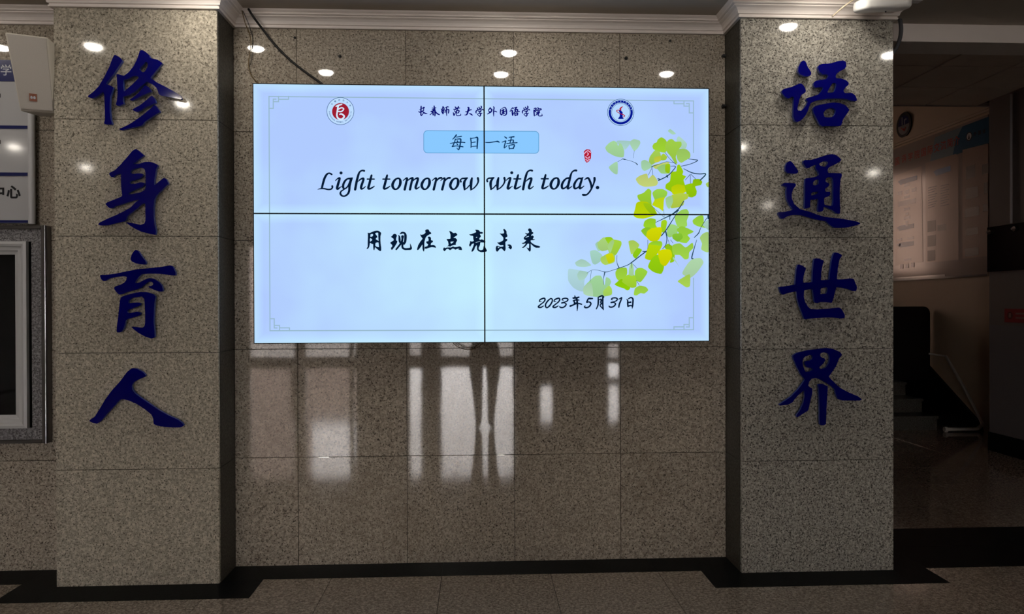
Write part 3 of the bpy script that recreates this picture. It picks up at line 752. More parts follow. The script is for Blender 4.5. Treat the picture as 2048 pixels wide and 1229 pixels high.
S = Strokes()
Z = (890, 262, 12.8)
S.add([[(290,105,30),(250,160,28),(195,215,15)],[(290,160,15),(420,140,25)],[(265,210,22),(240,300,22),(190,400,25)],[(265,215,15),(380,205,25),(405,225,30),(390,340,30),(370,430,30),(345,485,22),(305,440,15)],[(130,320,15),(260,300,22),(400,290,22),(510,300,20)],[(185,400,25),(300,385,18),(460,408,25)],[(310,248,18),(325,278,28)],[(300,325,18),(320,350,28)],
 [(655,185,22),(670,300,26),(665,425,20)],[(660,195,22),(760,180,18),(830,170,35),(830,300,32),(822,450,26)],[(690,300,15),(775,285,22)],[(680,402,14),(800,390,18)],
 [(1040,297,18),(1150,297,22),(1290,275,22),(1345,270,34),(1388,290,22)],
 [(1525,150,18),(1575,185,30)],[(1460,290,15),(1540,260,24),(1555,265,26),(1530,350,24),(1515,440,22),(1590,375,14)],[(1640,165,18),(1765,150,28)],[(1700,170,22),(1665,300,22)],[(1620,250,16),(1750,235,26),(1735,310,24)],[(1580,325,20),(1700,312,20),(1845,302,22)],[(1635,375,22),(1650,465,22)],[(1640,370,16),(1775,355,28),(1750,440,26)],[(1650,455,18),(1755,450,20)]], *Z, wk=1.2, sub=3)
S.mb.build('title_lettering', INKT, vw)

# header line
S = Strokes(); k_ = 29.257
S.add([[(360,200,60),(350,400,65),(345,560,60),(345,690,60),(375,745,45),(430,680,40),(490,600,40)],[(520,280,90),(440,310,40),(380,330,30)],[(480,330,40),(510,420,45),(430,480,45),(380,500,50)],[(210,490,30),(260,540,50),(340,535,50),(430,500,50),(520,570,60),(600,610,60),(710,625,30)],[(260,395,25),(330,380,35)],
 [(1120,185,60),(1130,300,60),(1110,420,80),(1080,470,40)],[(1000,300,35),(1100,310,40),(1215,285,50)],[(1010,400,50),(1180,370,50)],[(940,500,60),(1060,480,50),(1210,440,35)],[(1060,450,50),(980,600,40),(880,695,35)],[(1150,450,60),(1250,580,60),(1340,650,60),(1430,690,45)],[(1045,560,50),(1060,700,60)],[(1060,560,40),(1160,540,50),(1175,640,60),(1165,760,50)],[(1080,630,30),(1150,620,30)],[(1070,700,30),(1160,700,30)],
 [(1640,220,60),(1610,340,50),(1580,420,50),(1580,520,60),(1640,650,40)],[(1530,350,35),(1570,400,50)],[(1640,230,50),(1700,320,50),(1670,440,60),(1650,620,50)],[(1600,440,60),(1670,440,60)],[(1740,300,20),(1830,260,45),(1900,225,50),(1975,240,30)],[(1740,400,40),(1770,460,50),(1755,560,50)],[(1770,440,30),(1850,400,40),(1960,380,50),(1975,480,60),(1950,600,45)],[(1845,260,50),(1850,450,60),(1845,600,50),(1855,755,30)]], 830, 206, k_, 1.28)
XUE = [[(1750,300,50),(1780,400,60),(1790,420,40)],[(1840,250,50),(1880,330,50)],[(1960,190,50),(1990,250,60),(1920,350,50),(1780,430,50)],[(1700,440,50),(1665,520,60),(1675,600,40)],[(1700,460,30),(1850,400,30),(2010,370,40),(2060,390,60),(2100,430,30)],[(1800,510,40),(1900,480,45),(1990,440,40),(1880,570,50),(1930,640,60),(1930,720,60),(1890,780,45),(1800,720,35),(1760,660,40),(1830,620,40),(1900,570,40)],[(1900,620,30),(2010,600,50)]]
S.add([[(370,375,50),(480,370,50),(600,290,50),(715,305,40)],[(450,240,50),(500,290,60),(480,380,50)],[(640,220,60),(620,300,50),(570,390,40)],[(400,460,40),(460,510,45)],[(335,560,30),(360,640,60),(380,750,40),(440,620,35),(500,530,40),(560,440,40)],[(560,440,50),(650,440,50),(680,480,55),(640,560,55),(600,600,45)],[(530,440,50),(530,560,50),(510,680,40),(560,745,40),(700,740,40),(770,710,50),(775,640,20)],
 [(1180,260,40),(1240,280,70),(1230,380,80),(1190,500,80),(1160,620,70),(1100,700,50),(1010,705,30)],[(1060,515,40),(1180,510,60),(1280,430,50),(1390,395,50)],[(1270,610,30),(1360,650,60),(1450,715,50)]] + XUE, 895, 206, k_, 1.28)
S.add(XUE, 895, 206, k_, 1.28, dx=92.9)
S.add([[(600,280,50),(540,360,50),(490,430,40)],[(600,290,50),(650,360,60),(700,400,60),(640,520,70),(540,590,50),(440,650,40)],[(500,440,30),(560,540,60),(640,540,50)],[(790,220,40),(825,290,55),(800,430,55),(795,600,55),(800,780,30)],[(820,480,40),(930,500,50),(990,540,30)],
 [(1210,370,40),(1210,450,60),(1190,560,50),(1210,660,50),(1280,710,50)],[(1270,340,30),(1400,270,40),(1480,280,50),(1530,380,60),(1550,520,65),(1540,650,60),(1460,725,50),(1370,710,40)],[(1290,440,50),(1400,390,60)],[(1360,400,70),(1360,560,90),(1380,600,80)],[(1300,550,50),(1480,480,50)],[(1290,650,60),(1430,600,50)],
 [(1790,395,30),(1850,350,40),(1900,300,60),(1970,315,50)],[(1750,480,40),(1890,450,60),(1890,560,70),(1910,740,50),(1960,600,40),(2010,560,30)],[(2030,285,50),(2150,260,60)],[(2110,270,60),(2080,400,70),(2050,520,50)],[(2000,410,40),(2200,390,60),(2180,500,50)],[(1960,590,30),(2050,530,50),(2180,510,45),(2300,500,50)],[(2020,600,50),(2060,740,60)],[(2030,620,40),(2200,590,60),(2180,710,60)],[(2060,720,50),(2190,700,50)]], 960, 206, k_, 1.28)
S.add([[(1260,330,40),(1370,310,60),(1370,380,60),(1290,440,50)],[(1250,420,50),(1260,560,60),(1280,750,60)],[(1300,430,40),(1340,500,60),(1300,520,40)],[(1480,280,50),(1520,330,60)],[(1340,520,30),(1450,400,40),(1600,350,50),(1680,370,60),(1650,410,40),(1570,450,40)],[(1450,470,50),(1560,460,60)],[(1400,590,50),(1500,560,60),(1590,545,50)],[(1500,560,60),(1440,660,45),(1350,725,35)],[(1560,520,60),(1530,640,50),(1500,710,50),(1560,765,40),(1670,760,45),(1735,740,50),(1715,640,20)]], 1025, 206, k_, 1.28)
S.mb.build('header_lettering', INKB, vw)

# the English line, broad pen italic
S = Strokes(); e = 14.629
gi = [[(600,460,22),(660,405,35),(725,385,50),(700,480,65),(665,600,68),(645,690,66),(680,700,50),(740,655,28),(780,635,22)]]
gh = [[(1440,175,55),(1380,165,45),(1310,205,45),(1270,290,60),(1220,480,66),(1175,720,66)],[(1250,500,12),(1320,430,40),(1400,395,50),(1420,420,60),(1390,520,64),(1350,640,66),(1355,700,55),(1410,690,35),(1475,635,25)]]
gt = [[(1655,305,50),(1630,400,64),(1590,560,66),(1560,680,66),(1600,700,50),(1670,670,40),(1735,625,25)],[(1530,417,38),(1732,417,38)]]
dot = lambda x, y, r: [[(x - .5, y, r * 2), (x + .5, y, r * 2)]]
S.add([[(490,280,45),(450,255,45),(400,245,40),(340,285,55),(280,390,62),(240,520,62),(200,680,55)],[(80,720,12),(150,700,30),(260,695,40),(380,720,40),(470,710,42),(510,660,45),(505,625,55)]] + gi + dot(762, 237, 42)
 + [[(1110,370,10),(1040,400,50),(950,410,45),(880,470,55),(830,570,62),(825,660,62),(870,700,40),(950,640,40),(1010,530,50),(1060,400,60)],[(1085,400,40),(1040,500,62),(1010,620,66),(1000,760,60),(960,850,55),(880,910,45),(800,910,45),(745,850,55),(760,780,40),(850,715,35),(930,660,30)]] + gh + gt, 630, 330, e, 1.1)
S.add(gt, 630, 330, e, 1.1, dx=31.2); S.add(gt, 630, 330, e, 1.1, dx=293.1, dy=-.4); S.add(gt, 630, 330, e, 1.1, dx=348.1, dy=-.6)
S.add(gi + dot(762, 237, 42), 630, 330, e, 1.1, dx=341.4, dy=-.4); S.add(gh, 630, 330, e, 1.1, dx=335.9, dy=-.4)
go = [[(600,390,40),(520,430,55),(455,530,72),(440,620,72),(480,695,60),(540,715,40),(600,680,52),(655,590,70),(670,490,74),(650,415,55),(600,390,40)]]
gr = [[(1600,460,20),(1660,410,35),(1720,390,48),(1700,500,60),(1645,720,66)],[(1700,520,14),(1760,430,40),(1820,385,50),(1870,380,55)]]
S.add(go + gr + [[(750,460,20),(810,410,35),(870,390,50),(840,520,62),(795,720,66)],[(850,500,12),(930,420,36),(1010,385,50),(1030,400,60),(1000,500,62),(950,720,64)],[(1010,500,12),(1090,420,36),(1160,390,50),(1185,410,60),(1150,540,64),(1115,650,66),(1130,700,50),(1180,680,35),(1230,645,25)]], 755, 330, e, 1.1)
S.add(go, 755, 330, e, 1.1, dx=58.4); S.add(go, 755, 330, e, 1.1, dx=115.6); S.add(go, 755, 330, e, 1.1, dx=316.5, dy=-.7); S.add(gr, 755, 330, e, 1.1, dx=17.0)
gw = [[(610,490,55),(600,440,40),(650,400,40),(720,395,42),(800,385,40)],[(780,400,40),(720,480,66),(705,580,72),(720,720,50)],[(710,730,30),(790,680,32),(860,600,32)],[(935,390,50),(915,480,72),(905,600,74),(910,720,50)],[(895,735,30),(990,680,34),(1080,580,40),(1120,480,48),(1110,400,60),(1108,380,50)]]
S.add(gw, 880, 330, e, 1.1); S.add(gw, 880, 330, e, 1.1, dx=53.0, dy=-.5)
S.add([[(1060,165,60),(1010,165,48),(940,210,40),(900,300,55),(870,420,64),(830,580,66),(810,690,62),(860,680,35),(930,630,25)],[(850,385,50),(770,400,45),(690,480,58),(640,590,66),(650,680,60),(700,690,45),(770,640,34),(820,560,20)],
 [(1270,355,12),(1215,400,50),(1130,400,45),(1050,480,58),(1000,590,66),(1010,680,60),(1060,690,45),(1130,640,34),(1180,560,30)],[(1235,390,50),(1200,500,62),(1165,620,66),(1165,690,60),(1220,670,36),(1285,620,24)],
 [(1305,435,22),(1370,390,45),(1420,395,55),(1470,500,60),(1500,600,60),(1505,680,50)],[(1595,385,65),(1595,450,60),(1570,550,42),(1520,670,44),(1450,790,46),(1370,870,45),(1290,880,60),(1255,875,55)]] + dot(1683, 665, 48), 1080, 330, e, 1.1)
S.mb.build('english_lettering', INKS, vw)

# the Chinese motto, outlined glyph by glyph
CH = [
 (720, [[(218,380),(290,385),(360,350),(430,325),(500,315),(560,328),(615,375),(620,410),(600,470),(598,600),(605,700),(622,820),(620,900),(595,922),(540,890),(470,830),(440,800),(430,860),(415,895),(395,880),(385,800),(385,710),(350,710),(290,670),(285,720),(270,800),(240,840),(200,858),(190,845),(225,790),(225,650),(230,500),(230,410)],
   [(305,430),(350,412),(382,420),(382,468),(350,490),(303,498)],[(440,400),(480,378),(532,377),(535,500),(543,620),(520,600),(475,580),(460,560),(480,525),(508,520),(500,470),(470,440)],[(458,672),(538,657),(550,730),(555,805),(500,790),(448,765),(450,710)],[(303,532),(355,570),(350,600),(293,645),(288,560)]]),
 (720, [[(905,490),(940,470),(975,420),(1015,405),(1060,425),(1082,460),(1060,530),(1055,600),(1095,620),(1080,680),(1020,780),(940,885),(910,870),(905,820),(950,770),(935,730),(875,675),(940,630),(990,595),(975,545),(930,525)]]),
 (850, [[(0,320),(20,290),(60,275),(110,285),(130,340),(175,370),(190,405),(130,430),(60,470),(20,520),(5,570),(-15,640),(-20,740),(-10,840),(-30,935),(-50,920),(-75,850),(-75,720),(-120,790),(-190,880),(-225,890),(-235,860),(-200,740),(-140,640),(-70,550),(-110,500),(-150,425),(-100,440),(-30,420),(20,370)]]),
 (850, [[(75,510),(110,485),(160,500),(178,540),(175,600),(220,600),(240,630),(220,660),(180,680),(165,740),(250,735),(300,760),(322,800),(320,825),(270,810),(200,800),(120,820),(30,850),(-10,840),(-5,790),(70,770),(95,720),(50,690),(30,650),(50,630),(100,625),(105,560)]]),
 (850, [[(705,325),(760,335),(830,390),(900,378),(945,420),(945,450),(830,525),(900,535),(945,590),(930,630),(900,680),(905,735),(850,735),(780,760),(735,790),(690,770),(640,785),(690,740),(675,640),(640,590),(630,555),(680,560),(745,550),(745,430)],[(745,640),(790,640),(840,628),(820,665),(765,702),(750,680)]]),
 (850, [[(560,800),(580,830),(640,810),(700,808),(760,810),(820,775),(870,800),(940,790),(1010,772),(1060,795),(1085,860),(1080,890),(1000,880),(965,865),(1010,840),(940,850),(890,880),(850,850),(800,840),(760,880),(725,892),(680,850),(640,850),(570,925),(535,890),(528,850)]]),
 (850, [[(1460,290),(1530,288),(1580,305),(1610,350),(1680,355),(1700,385),(1680,408),(1600,410),(1635,470),(1630,500),(1590,540),(1600,590),(1660,570),(1710,590),(1770,630),(1765,665),(1700,665),(1620,660),(1610,740),(1570,820),(1580,875),(1640,890),(1700,870),(1715,765),(1740,760),(1810,890),(1810,925),(1740,945),(1640,950),(1560,920),(1520,870),(1515,740),(1470,790),(1440,880),(1380,940),(1355,925),(1375,860),(1410,780),(1435,690),(1370,710),(1330,780),(1310,785),(1285,740),(1315,680),(1320,615),(1370,640),(1430,620),(1410,560),(1410,480),(1380,465),(1340,465),(1285,425),(1350,420),(1440,385),(1495,365),(1490,330)],[(1485,520),(1510,495),(1535,505),(1510,530)],[(1480,662),(1620,620),(1622,628),(1485,672)]]),
 (980, [[(380,290),(410,262),(440,280),(485,335),(485,400),(512,460),(505,500),(455,515),(455,560),(500,558),(512,590),(490,620),(450,650),(455,760),(460,860),(430,928),(400,900),(330,830),(280,860),(215,938),(180,920),(165,840),(180,770),(220,758),(300,790),(390,780),(390,740),(300,745),(250,710),(205,660),(270,660),(340,630),(390,590),(390,520),(340,460),(275,395),(340,405),(410,395),(410,340)],[(225,785),(280,810),(235,830)]]),
 (980, [[(495,735),(560,715),(610,730),(645,790),(640,830),(605,875),(570,840),(530,810),(565,780)]]),
 (980, [[(1150,248),(1200,265),(1225,310),(1225,350),(1270,370),(1265,405),(1215,430),(1205,480),(1240,450),(1285,490),(1270,530),(1250,560),(1325,575),(1290,595),(1190,600),(1190,640),(1240,690),(1340,745),(1440,765),(1480,795),(1440,820),(1340,820),(1260,770),(1190,700),(1195,790),(1195,890),(1165,942),(1120,890),(1060,800),(1120,835),(1140,820),(1145,700),(1100,700),(1050,770),(980,825),(925,815),(990,770),(1050,690),(960,710),(920,680),(1000,660),(1060,600),(1000,580),(985,540),(1000,500),(1060,460),(1080,440),(1030,400),(1030,380),(1090,400),(1140,375),(1145,340),(1115,320),(1115,270)],[(1030,530),(1060,495),(1135,470),(1140,490),(1080,510)]]),
]
flat('motto_lettering', [[[(ox + x / e, 440 + y / e) for x, y in rnd(l, 14)] for l in lp] for ox, lp in CH], INKS, vw, 1, VY, L0 * 3)

S = Strokes(); S.add([[(1170,415,20),(1215,385,55),(1260,375,55),(1310,400,60),(1330,460,75),(1328,560,75),(1315,650,70),(1290,715,40)],[(1125,460,25),(1150,490,50),(1158,570,65),(1165,640,60),(1200,680,50)],[(1245,490,85),(1240,560,60),(1225,640,65),(1190,700,60),(1130,780,55),(1060,865,50)],[(1190,670,50),(1300,680,60)],[(1245,680,60),(1240,760,60),(1250,820,60),(1310,855,60),(1400,855,60),(1480,845,70),(1490,800,50),(1468,705,14)]], 720, 440, e)
S.mb.build('motto_lettering_brush', INKS, vw)

# date
S = Strokes(); d_ = 18.618
D2 = [[(345,322,25),(280,330,30),(275,310,35),(300,260,45),(380,220,50),(460,205,50),(485,260,50),(440,340,45),(340,420,42),(240,510,50),(260,545,50),(340,540,50),(430,490,30)]]
D3 = [[(1170,280,25),(1120,265,35),(1150,220,40),(1260,205,45),(1335,235,45),(1320,295,45),(1240,340,38),(1110,370,35),(1110,392,28),(1200,378,30),(1270,420,48),(1240,490,48),(1160,545,48),(1060,545,50),(1030,510,35)]]
S.add(D2 + D3 + [[(700,210,40),(600,290,48),(510,420,50),(510,520,50),(560,555,45),(660,480,52),(750,330,48),(750,240,45),(700,210,40)],
 [(1590,100,20),(1600,170,55),(1550,205,50)],[(1530,195,50),(1650,190,60),(1745,165,50)],[(1530,300,35),(1640,265,50),(1750,275,35)],[(1560,300,50),(1590,380,55)],[(1570,400,40),(1700,360,40)],[(1425,495,60),(1540,450,50),(1640,405,50),(1740,400,45),(1850,430,40)],[(1660,200,60),(1690,400,60),(1690,560,45),(1680,680,20)]], 1064, 586, d_, 1.15)
S.add(D2, 1064, 586, d_, 1.15, dx=545 / d_); S.add(D3, 1064, 586, d_, 1.15, dx=98.75, dy=-.8)
S.add([[(280,215,45),(180,215,60),(130,218,50),(80,310,50),(65,360,40),(140,340,40),(205,370,52),(215,430,52),(150,520,50),(50,555,52),(-20,530,50),(10,480,20)],
 [(490,170,40),(495,330,55),(480,470,50),(420,605,35)],[(490,165,30),(560,140,50),(640,110,50),(690,160,55)],[(665,160,55),(660,330,55),(665,500,50),(685,630,35)],[(530,260,30),(600,245,50),(590,380,50),(630,400,40),(560,470,40),(680,610,40)],
 [(1260,240,25),(1330,200,40),(1370,180,40),(1330,300,50),(1280,420,52),(1260,540,45)],
 [(1555,240,25),(1590,300,50),(1590,400,55),(1600,510,50)],[(1610,230,30),(1680,190,45),(1740,185,50),(1785,240,55),(1780,400,55),(1770,500,50),(1755,590,15)],[(1600,370,40),(1700,350,55)],[(1610,500,45),(1700,475,45),(1760,500,35)]], 1170, 586, d_, 1.15)
S.mb.build('date_lettering', INKS, vw)


def disc(cx, cy, r, r0=0, n=40):
    o = [(cx + r * math.cos(2 * PI * k / n), cy + r * math.sin(2 * PI * k / n)) for k in range(n)]
    return [o] if not r0 else [o, [(cx + r0 * math.cos(2 * PI * k / n), cy + r0 * math.sin(2 * PI * k / n)) for k in range(n)]]


def ring_text(s, cx, cy, r, a0, a1, size, m, name, inward=True, bold=.01):
    mb = MB()
    for k, ch in enumerate(s):
        if ch == ' ': continue
        a = math.radians(a0 + (a1 - a0) * k / (len(s) - 1)); px = cx + r * math.cos(a); py = cy - r * math.sin(a)
        ey = Vector((math.cos(a), 0, math.sin(a))) * (1 if inward else -1); ex = Vector((ey.z, 0, -ey.x))
        put_text(mb, ch, hit(px, py, 1, VY + L0 * 4), ex, ey, size, bold)
    return mb.build(name, m, vw)


# left emblem
cx, cy = 680.8, 222.4
flat('emblem_field', [disc(cx, cy, 27)], emit('screen_emblem_field', (188, 220, 255)), vw, 1, VY, L0 * 2)
flat('emblem_ring', [disc(cx, cy, 27.6, 26.7)], ELN, vw, 1, VY, L0 * 3)
flat('emblem_red_disc', [disc(cx + .3, cy + .8, 17)], EMR2, vw, 1, VY, L0 * 3)
S = Strokes(); S.add([[(405,268,24),(350,285,30),(300,305,26)],[(340,290,32),(322,400,30),(315,480,32),(345,535,32),(410,545,36),(450,490,34),(400,447,28),(368,455,22)],[(340,360,25),(400,332,24),(442,355,24),(400,402,26),(345,400,24)]], 640, 180, 9.309, .95, L0 * 5)
S.mb.build('emblem_glyph', EMW, vw)
ring_text('长春师范大学', cx, cy, 22, 140, 30, .0105, ELN, 'emblem_characters')
ring_text('CHANGCHUN NORMAL UNIVERSITY', cx, cy, 21.8, 182, 358, .0085, ELN, 'emblem_motto', False, .02)
# right emblem
cx, cy = 1241.4, 224.9
flat('badge_field', [disc(cx, cy, 26)], emit('screen_badge_field', (180, 215, 255)), vw, 1, VY, L0 * 2)
flat('badge_ring', [disc(cx, cy, 26.9, 26), disc(cx, cy, 18.2, 17.5)], ELN, vw, 1, VY, L0 * 3)
flat('badge_band', [disc(cx, cy, 24.2, 19.5)], EBL, vw, 1, VY, L0 * 3)
ring_text('长春师范大学外国语学院', cx, cy, 21.9, 165, 15, .0075, emit('screen_pale_blue', (150, 190, 245)), 'badge_characters')
q = lambda P: [(1150 + x / 7.68, 180 + y / 7.68) for x, y in P]
flat('torch_base', [q([(660,446),(672,425),(688,400),(685,350),(672,318),(700,308),(732,345),(732,420),(752,446)])], EBL, vw, 1, VY, L0 * 4)
flat('torch_flame', [q([(742,250),(705,262),(682,288),(688,308),(716,318),(708,290)])], EMR, vw, 1, VY, L0 * 5)
S = Strokes(); S.add([[(690,310,8),(645,314,13),(645,335,12),(690,362,9),(745,383,13),(765,400,12),(735,420,9)]], 1150, 180, 7.68, 1, L0 * 6); S.mb.build('torch_ribbon', EMR, vw)
# seal
flat('red_seal', [q([(150,930),(180,912),(230,918),(250,960),(245,1050),(215,1100),(180,1120),(155,1090),(140,1000),(135,950)])], EMR, vw, 1, VY, L0 * 2)
S = Strokes(); S.add([[(140,985,12),(165,955,14),(200,935,14),(240,962,12)],[(190,965,12),(205,985,14),(185,1010,10)],[(165,1025,14),(175,1045,12),(215,1045,12),(218,1025,14)],[(165,1070,12),(190,1080,10),(220,1070,12)],[(180,1095,8),(205,1095,8)]], 1150, 180, 7.68, 1, L0 * 4); S.mb.build('seal_marks', emit('screen_pink', (235, 190, 225)), vw)

# ginkgo spray
GA = [((165,206,200),[(280,260),(430,265),(410,310),(365,360),(340,310),(290,300)]),((160,208,150),[(135,340),(180,290),(230,265),(265,285),(280,325),(300,290),(330,320),(350,380),(345,450),(290,450),(230,430),(160,390)]),
 ((165,208,175),[(440,270),(480,245),(540,260),(548,290),(520,340),(483,375),(455,330),(440,300)]),((160,205,165),[(180,580),(270,520),(272,655),(240,655),(200,620)]),((165,208,180),[(905,140),(930,120),(985,165),(950,175)]),((170,210,190),[(1010,250),(1035,210),(1120,290),(1105,350),(1050,330)]),
 ((155,205,50),[(715,320),(735,290),(765,280),(775,250),(815,222),(860,250),(880,290),(885,350),(855,395),(780,380),(725,355)]),((155,200,70),[(880,290),(915,250),(950,245),(985,275),(1050,275),(1055,320),(1010,380),(990,450),(1010,520),(985,530),(940,450),(900,400),(870,350)]),((155,200,95),[(1010,400),(1050,362),(1120,370),(1160,410),(1160,460),(1110,490),(1060,520),(1020,480)]),
 ((160,200,80),[(700,430),(740,380),(790,400),(805,460),(800,500),(740,520),(700,545),(670,510),(680,460)]),((190,198,60),[(740,465),(800,450),(800,500),(740,515)]),((165,200,60),[(820,440),(845,422),(880,455),(865,485),(820,490)]),((160,205,165),[(575,520),(610,500),(650,520),(700,570),(660,595),(610,620),(580,590)]),((190,205,110),[(720,560),(850,530),(910,520),(870,560),(760,600)]),
 ((150,200,120),[(770,590),(830,560),(915,550),(915,640),(890,655),(820,650),(780,610)]),((150,195,20),[(870,560),(915,550),(912,645),(870,630)]),((190,205,115),[(510,730),(560,690),(640,670),(655,725),(705,680),(750,730),(765,770),(740,805),(620,815),(550,790)]),
 ((150,200,15),[(940,650),(1000,640),(1010,570),(1040,560),(1080,640),(1070,680),(1110,700),(1080,740),(1100,800),(1110,860),(1060,905),(980,905),(930,870),(875,840),(880,790),(930,750)]),((188,206,10),[(950,830),(1020,800),(1100,820),(1110,880),(1040,910),(960,905)]),((145,195,10),[(1110,810),(1200,790),(1240,870),(1235,920),(1190,945),(1140,930),(1125,870)]),((140,190,15),[(1205,800),(1215,740),(1280,735),(1310,765),(1290,800),(1240,810),(1200,850)]),
 ((175,200,70),[(950,930),(1060,910),(1140,920),(1130,970),(1090,990),(1080,1040),(1030,1065),(940,1080),(955,1000)]),((160,205,150),[(875,970),(940,940),(950,1010),(915,1085),(885,1050)]),((150,200,50),[(530,930),(600,905),(650,855),(685,880),(680,960),(690,1040),(640,1030),(590,1010),(545,980)]),
 ((188,210,20),[(715,900),(760,862),(830,860),(880,890),(870,930),(840,980),(835,1110),(790,1080),(710,1040),(740,980)]),((150,205,70),[(715,900),(760,862),(830,860),(880,890),(865,940),(800,950),(740,970)]),((182,207,10),[(515,1030),(560,1010),(640,1020),(720,1090),(755,1160),(700,1180),(600,1205),(520,1200),(480,1170),(500,1100)]),((150,190,20),[(600,1030),(690,1050),(750,1155),(700,1160),(640,1100)]),
 ((155,205,60),[(1000,1170),(1060,1120),(1120,1105),(1145,1140),(1130,1200),(1060,1240),(1010,1210)]),((165,200,90),[(1365,790),(1395,770),(1397,820),(1380,820)])]
GB = [((150,205,40),[(1035,200),(1050,140),(1110,112),(1170,125),(1165,180),(1185,220),(1100,230)]),((160,205,30),[(1245,240),(1250,150),(1290,130),(1310,160),(1290,260),(1260,270)]),((140,195,40),[(1005,260),(1050,225),(1110,230),(1070,330)]),((205,210,5),[(1080,270),(1130,235),(1235,220),(1240,300),(1200,370),(1120,378),(1070,330)]),
 ((155,208,90),[(1420,90),(1500,10),(1560,5),(1575,70),(1550,130),(1555,190),(1480,225),(1440,180)]),((155,208,120),[(1330,220),(1370,185),(1440,210),(1430,290),(1350,330),(1320,300)]),((150,205,60),[(1440,250),(1500,210),(1635,270),(1560,310),(1590,350),(1550,400),(1480,390),(1440,370),(1395,350),(1390,310),(1470,300)]),((130,190,50),[(1395,350),(1400,305),(1480,295),(1500,340),(1450,385)]),
 ((150,205,60),[(1640,130),(1700,85),(1755,80),(1760,150),(1785,215),(1700,195),(1650,170)]),((165,205,190),[(1760,180),(1825,130),(1825,240)]),((165,205,120),[(1725,350),(1760,300),(1825,290),(1825,510),(1740,480),(1750,410)]),((180,210,10),[(1100,420),(1160,390),(1240,395),(1245,450),(1200,520),(1130,610),(1050,590),(1075,500)]),
 ((150,205,45),[(1100,420),(1160,390),(1240,395),(1245,440),(1170,430)]),((145,200,15),[(1130,610),(1200,560),(1270,690),(1240,780),(1150,755),(1090,700)]),((145,195,20),[(1290,470),(1330,425),(1400,480),(1400,620),(1350,640),(1370,540)]),((205,210,5),[(1210,530),(1260,495),(1350,500),(1370,570),(1330,640),(1290,685),(1240,650)]),
 ((155,205,70),[(1390,440),(1480,420),(1540,470),(1620,410),(1630,470),(1580,520),(1575,590),(1530,600),(1480,550),(1400,545)]),((165,205,170),[(1400,590),(1465,700),(1430,650),(1395,610)]),((170,205,90),[(850,390),(910,385),(965,430),(940,480),(880,540),(860,450)]),((140,200,20),[(900,550),(950,480),(1000,500),(935,590)]),
 ((160,205,180),[(440,430),(470,400),(500,480),(470,500)]),((165,205,120),[(470,410),(540,345),(600,400),(590,480),(520,500),(480,470)]),((150,205,30),[(560,345),(620,340),(650,370),(600,410)]),((160,205,60),[(590,440),(640,375),(740,390),(745,440),(690,540),(650,560),(610,520)]),((165,207,130),[(590,440),(640,380),(660,400),(620,520)]),((160,205,190),[(375,520),(440,505),(510,560),(500,620),(435,665),(400,640)]),
 ((170,205,90),[(510,590),(600,540),(665,560),(660,640),(560,670),(515,640)]),((200,210,10),[(570,560),(640,545),(660,620),(600,650)]),((165,205,190),[(195,650),(260,615),(310,630),(375,680),(300,695),(220,690)]),((170,208,215),[(110,735),(200,745),(340,775),(300,840),(290,900),(300,990),(240,990),(170,950),(110,870)]),((165,205,190),[(220,800),(250,755),(340,775),(300,840),(240,860)]),
 ((155,205,150),[(300,950),(390,860),(440,820),(500,820),(525,870),(540,930),(560,840),(600,850),(620,890),(600,940),(630,980),(625,1040),(500,1065),(380,1055),(300,1030)]),((170,208,175),[(300,950),(380,910),(400,1056),(300,1030)]),((165,210,90),[(540,1000),(600,940),(630,980),(625,1040),(550,1050)]),((155,205,60),[(690,770),(720,725),(810,720),(815,790),(780,850),(720,860),(695,820)]),((150,205,60),[(930,760),(960,725),(1010,725),(1065,760),(1050,800),(990,880),(930,850)]),
 ((140,200,10),[(700,900),(760,860),(850,930),(850,970),(820,985),(780,960),(730,945),(680,920)]),((160,207,50),[(770,880),(830,810),(900,800),(930,860),(930,940),(880,950),(840,930)]),((155,205,70),[(915,1040),(930,970),(985,940),(1050,955),(1075,990),(1030,1025),(990,1020),(950,1045)]),((170,208,165),[(1560,690),(1620,620),(1720,600),(1755,655),(1680,760),(1600,830),(1510,780)]),((165,205,80),[(1455,880),(1500,850),(1590,800),(1590,930),(1550,945),(1500,910)]),((165,210,150),[(860,700),(885,660),(900,720),(900,800),(850,790)])]
def leafy(poly):
    n = len(poly); c = sum((Vector(p) for p in poly), Vector((0, 0))) / n
    V = [c + (Vector(p) - c) * (1 + 9 / max((Vector(p) - c).length, 40)) for p in poly]; out = []
    for i in range(n):
        a, b, d, f = V[i - 1], V[i], V[(i + 1) % n], V[(i + 2) % n]
        for k in range(4):
            t = k / 4; t2 = t * t; t3 = t2 * t; m1 = (d - a) * .32; m2 = (f - b) * .32
            out.append(tuple(b * (2 * t3 - 3 * t2 + 1) + m1 * (t3 - 2 * t2 + t) + d * (3 * t2 - 2 * t3) + m2 * (t3 - t2)))
    return out


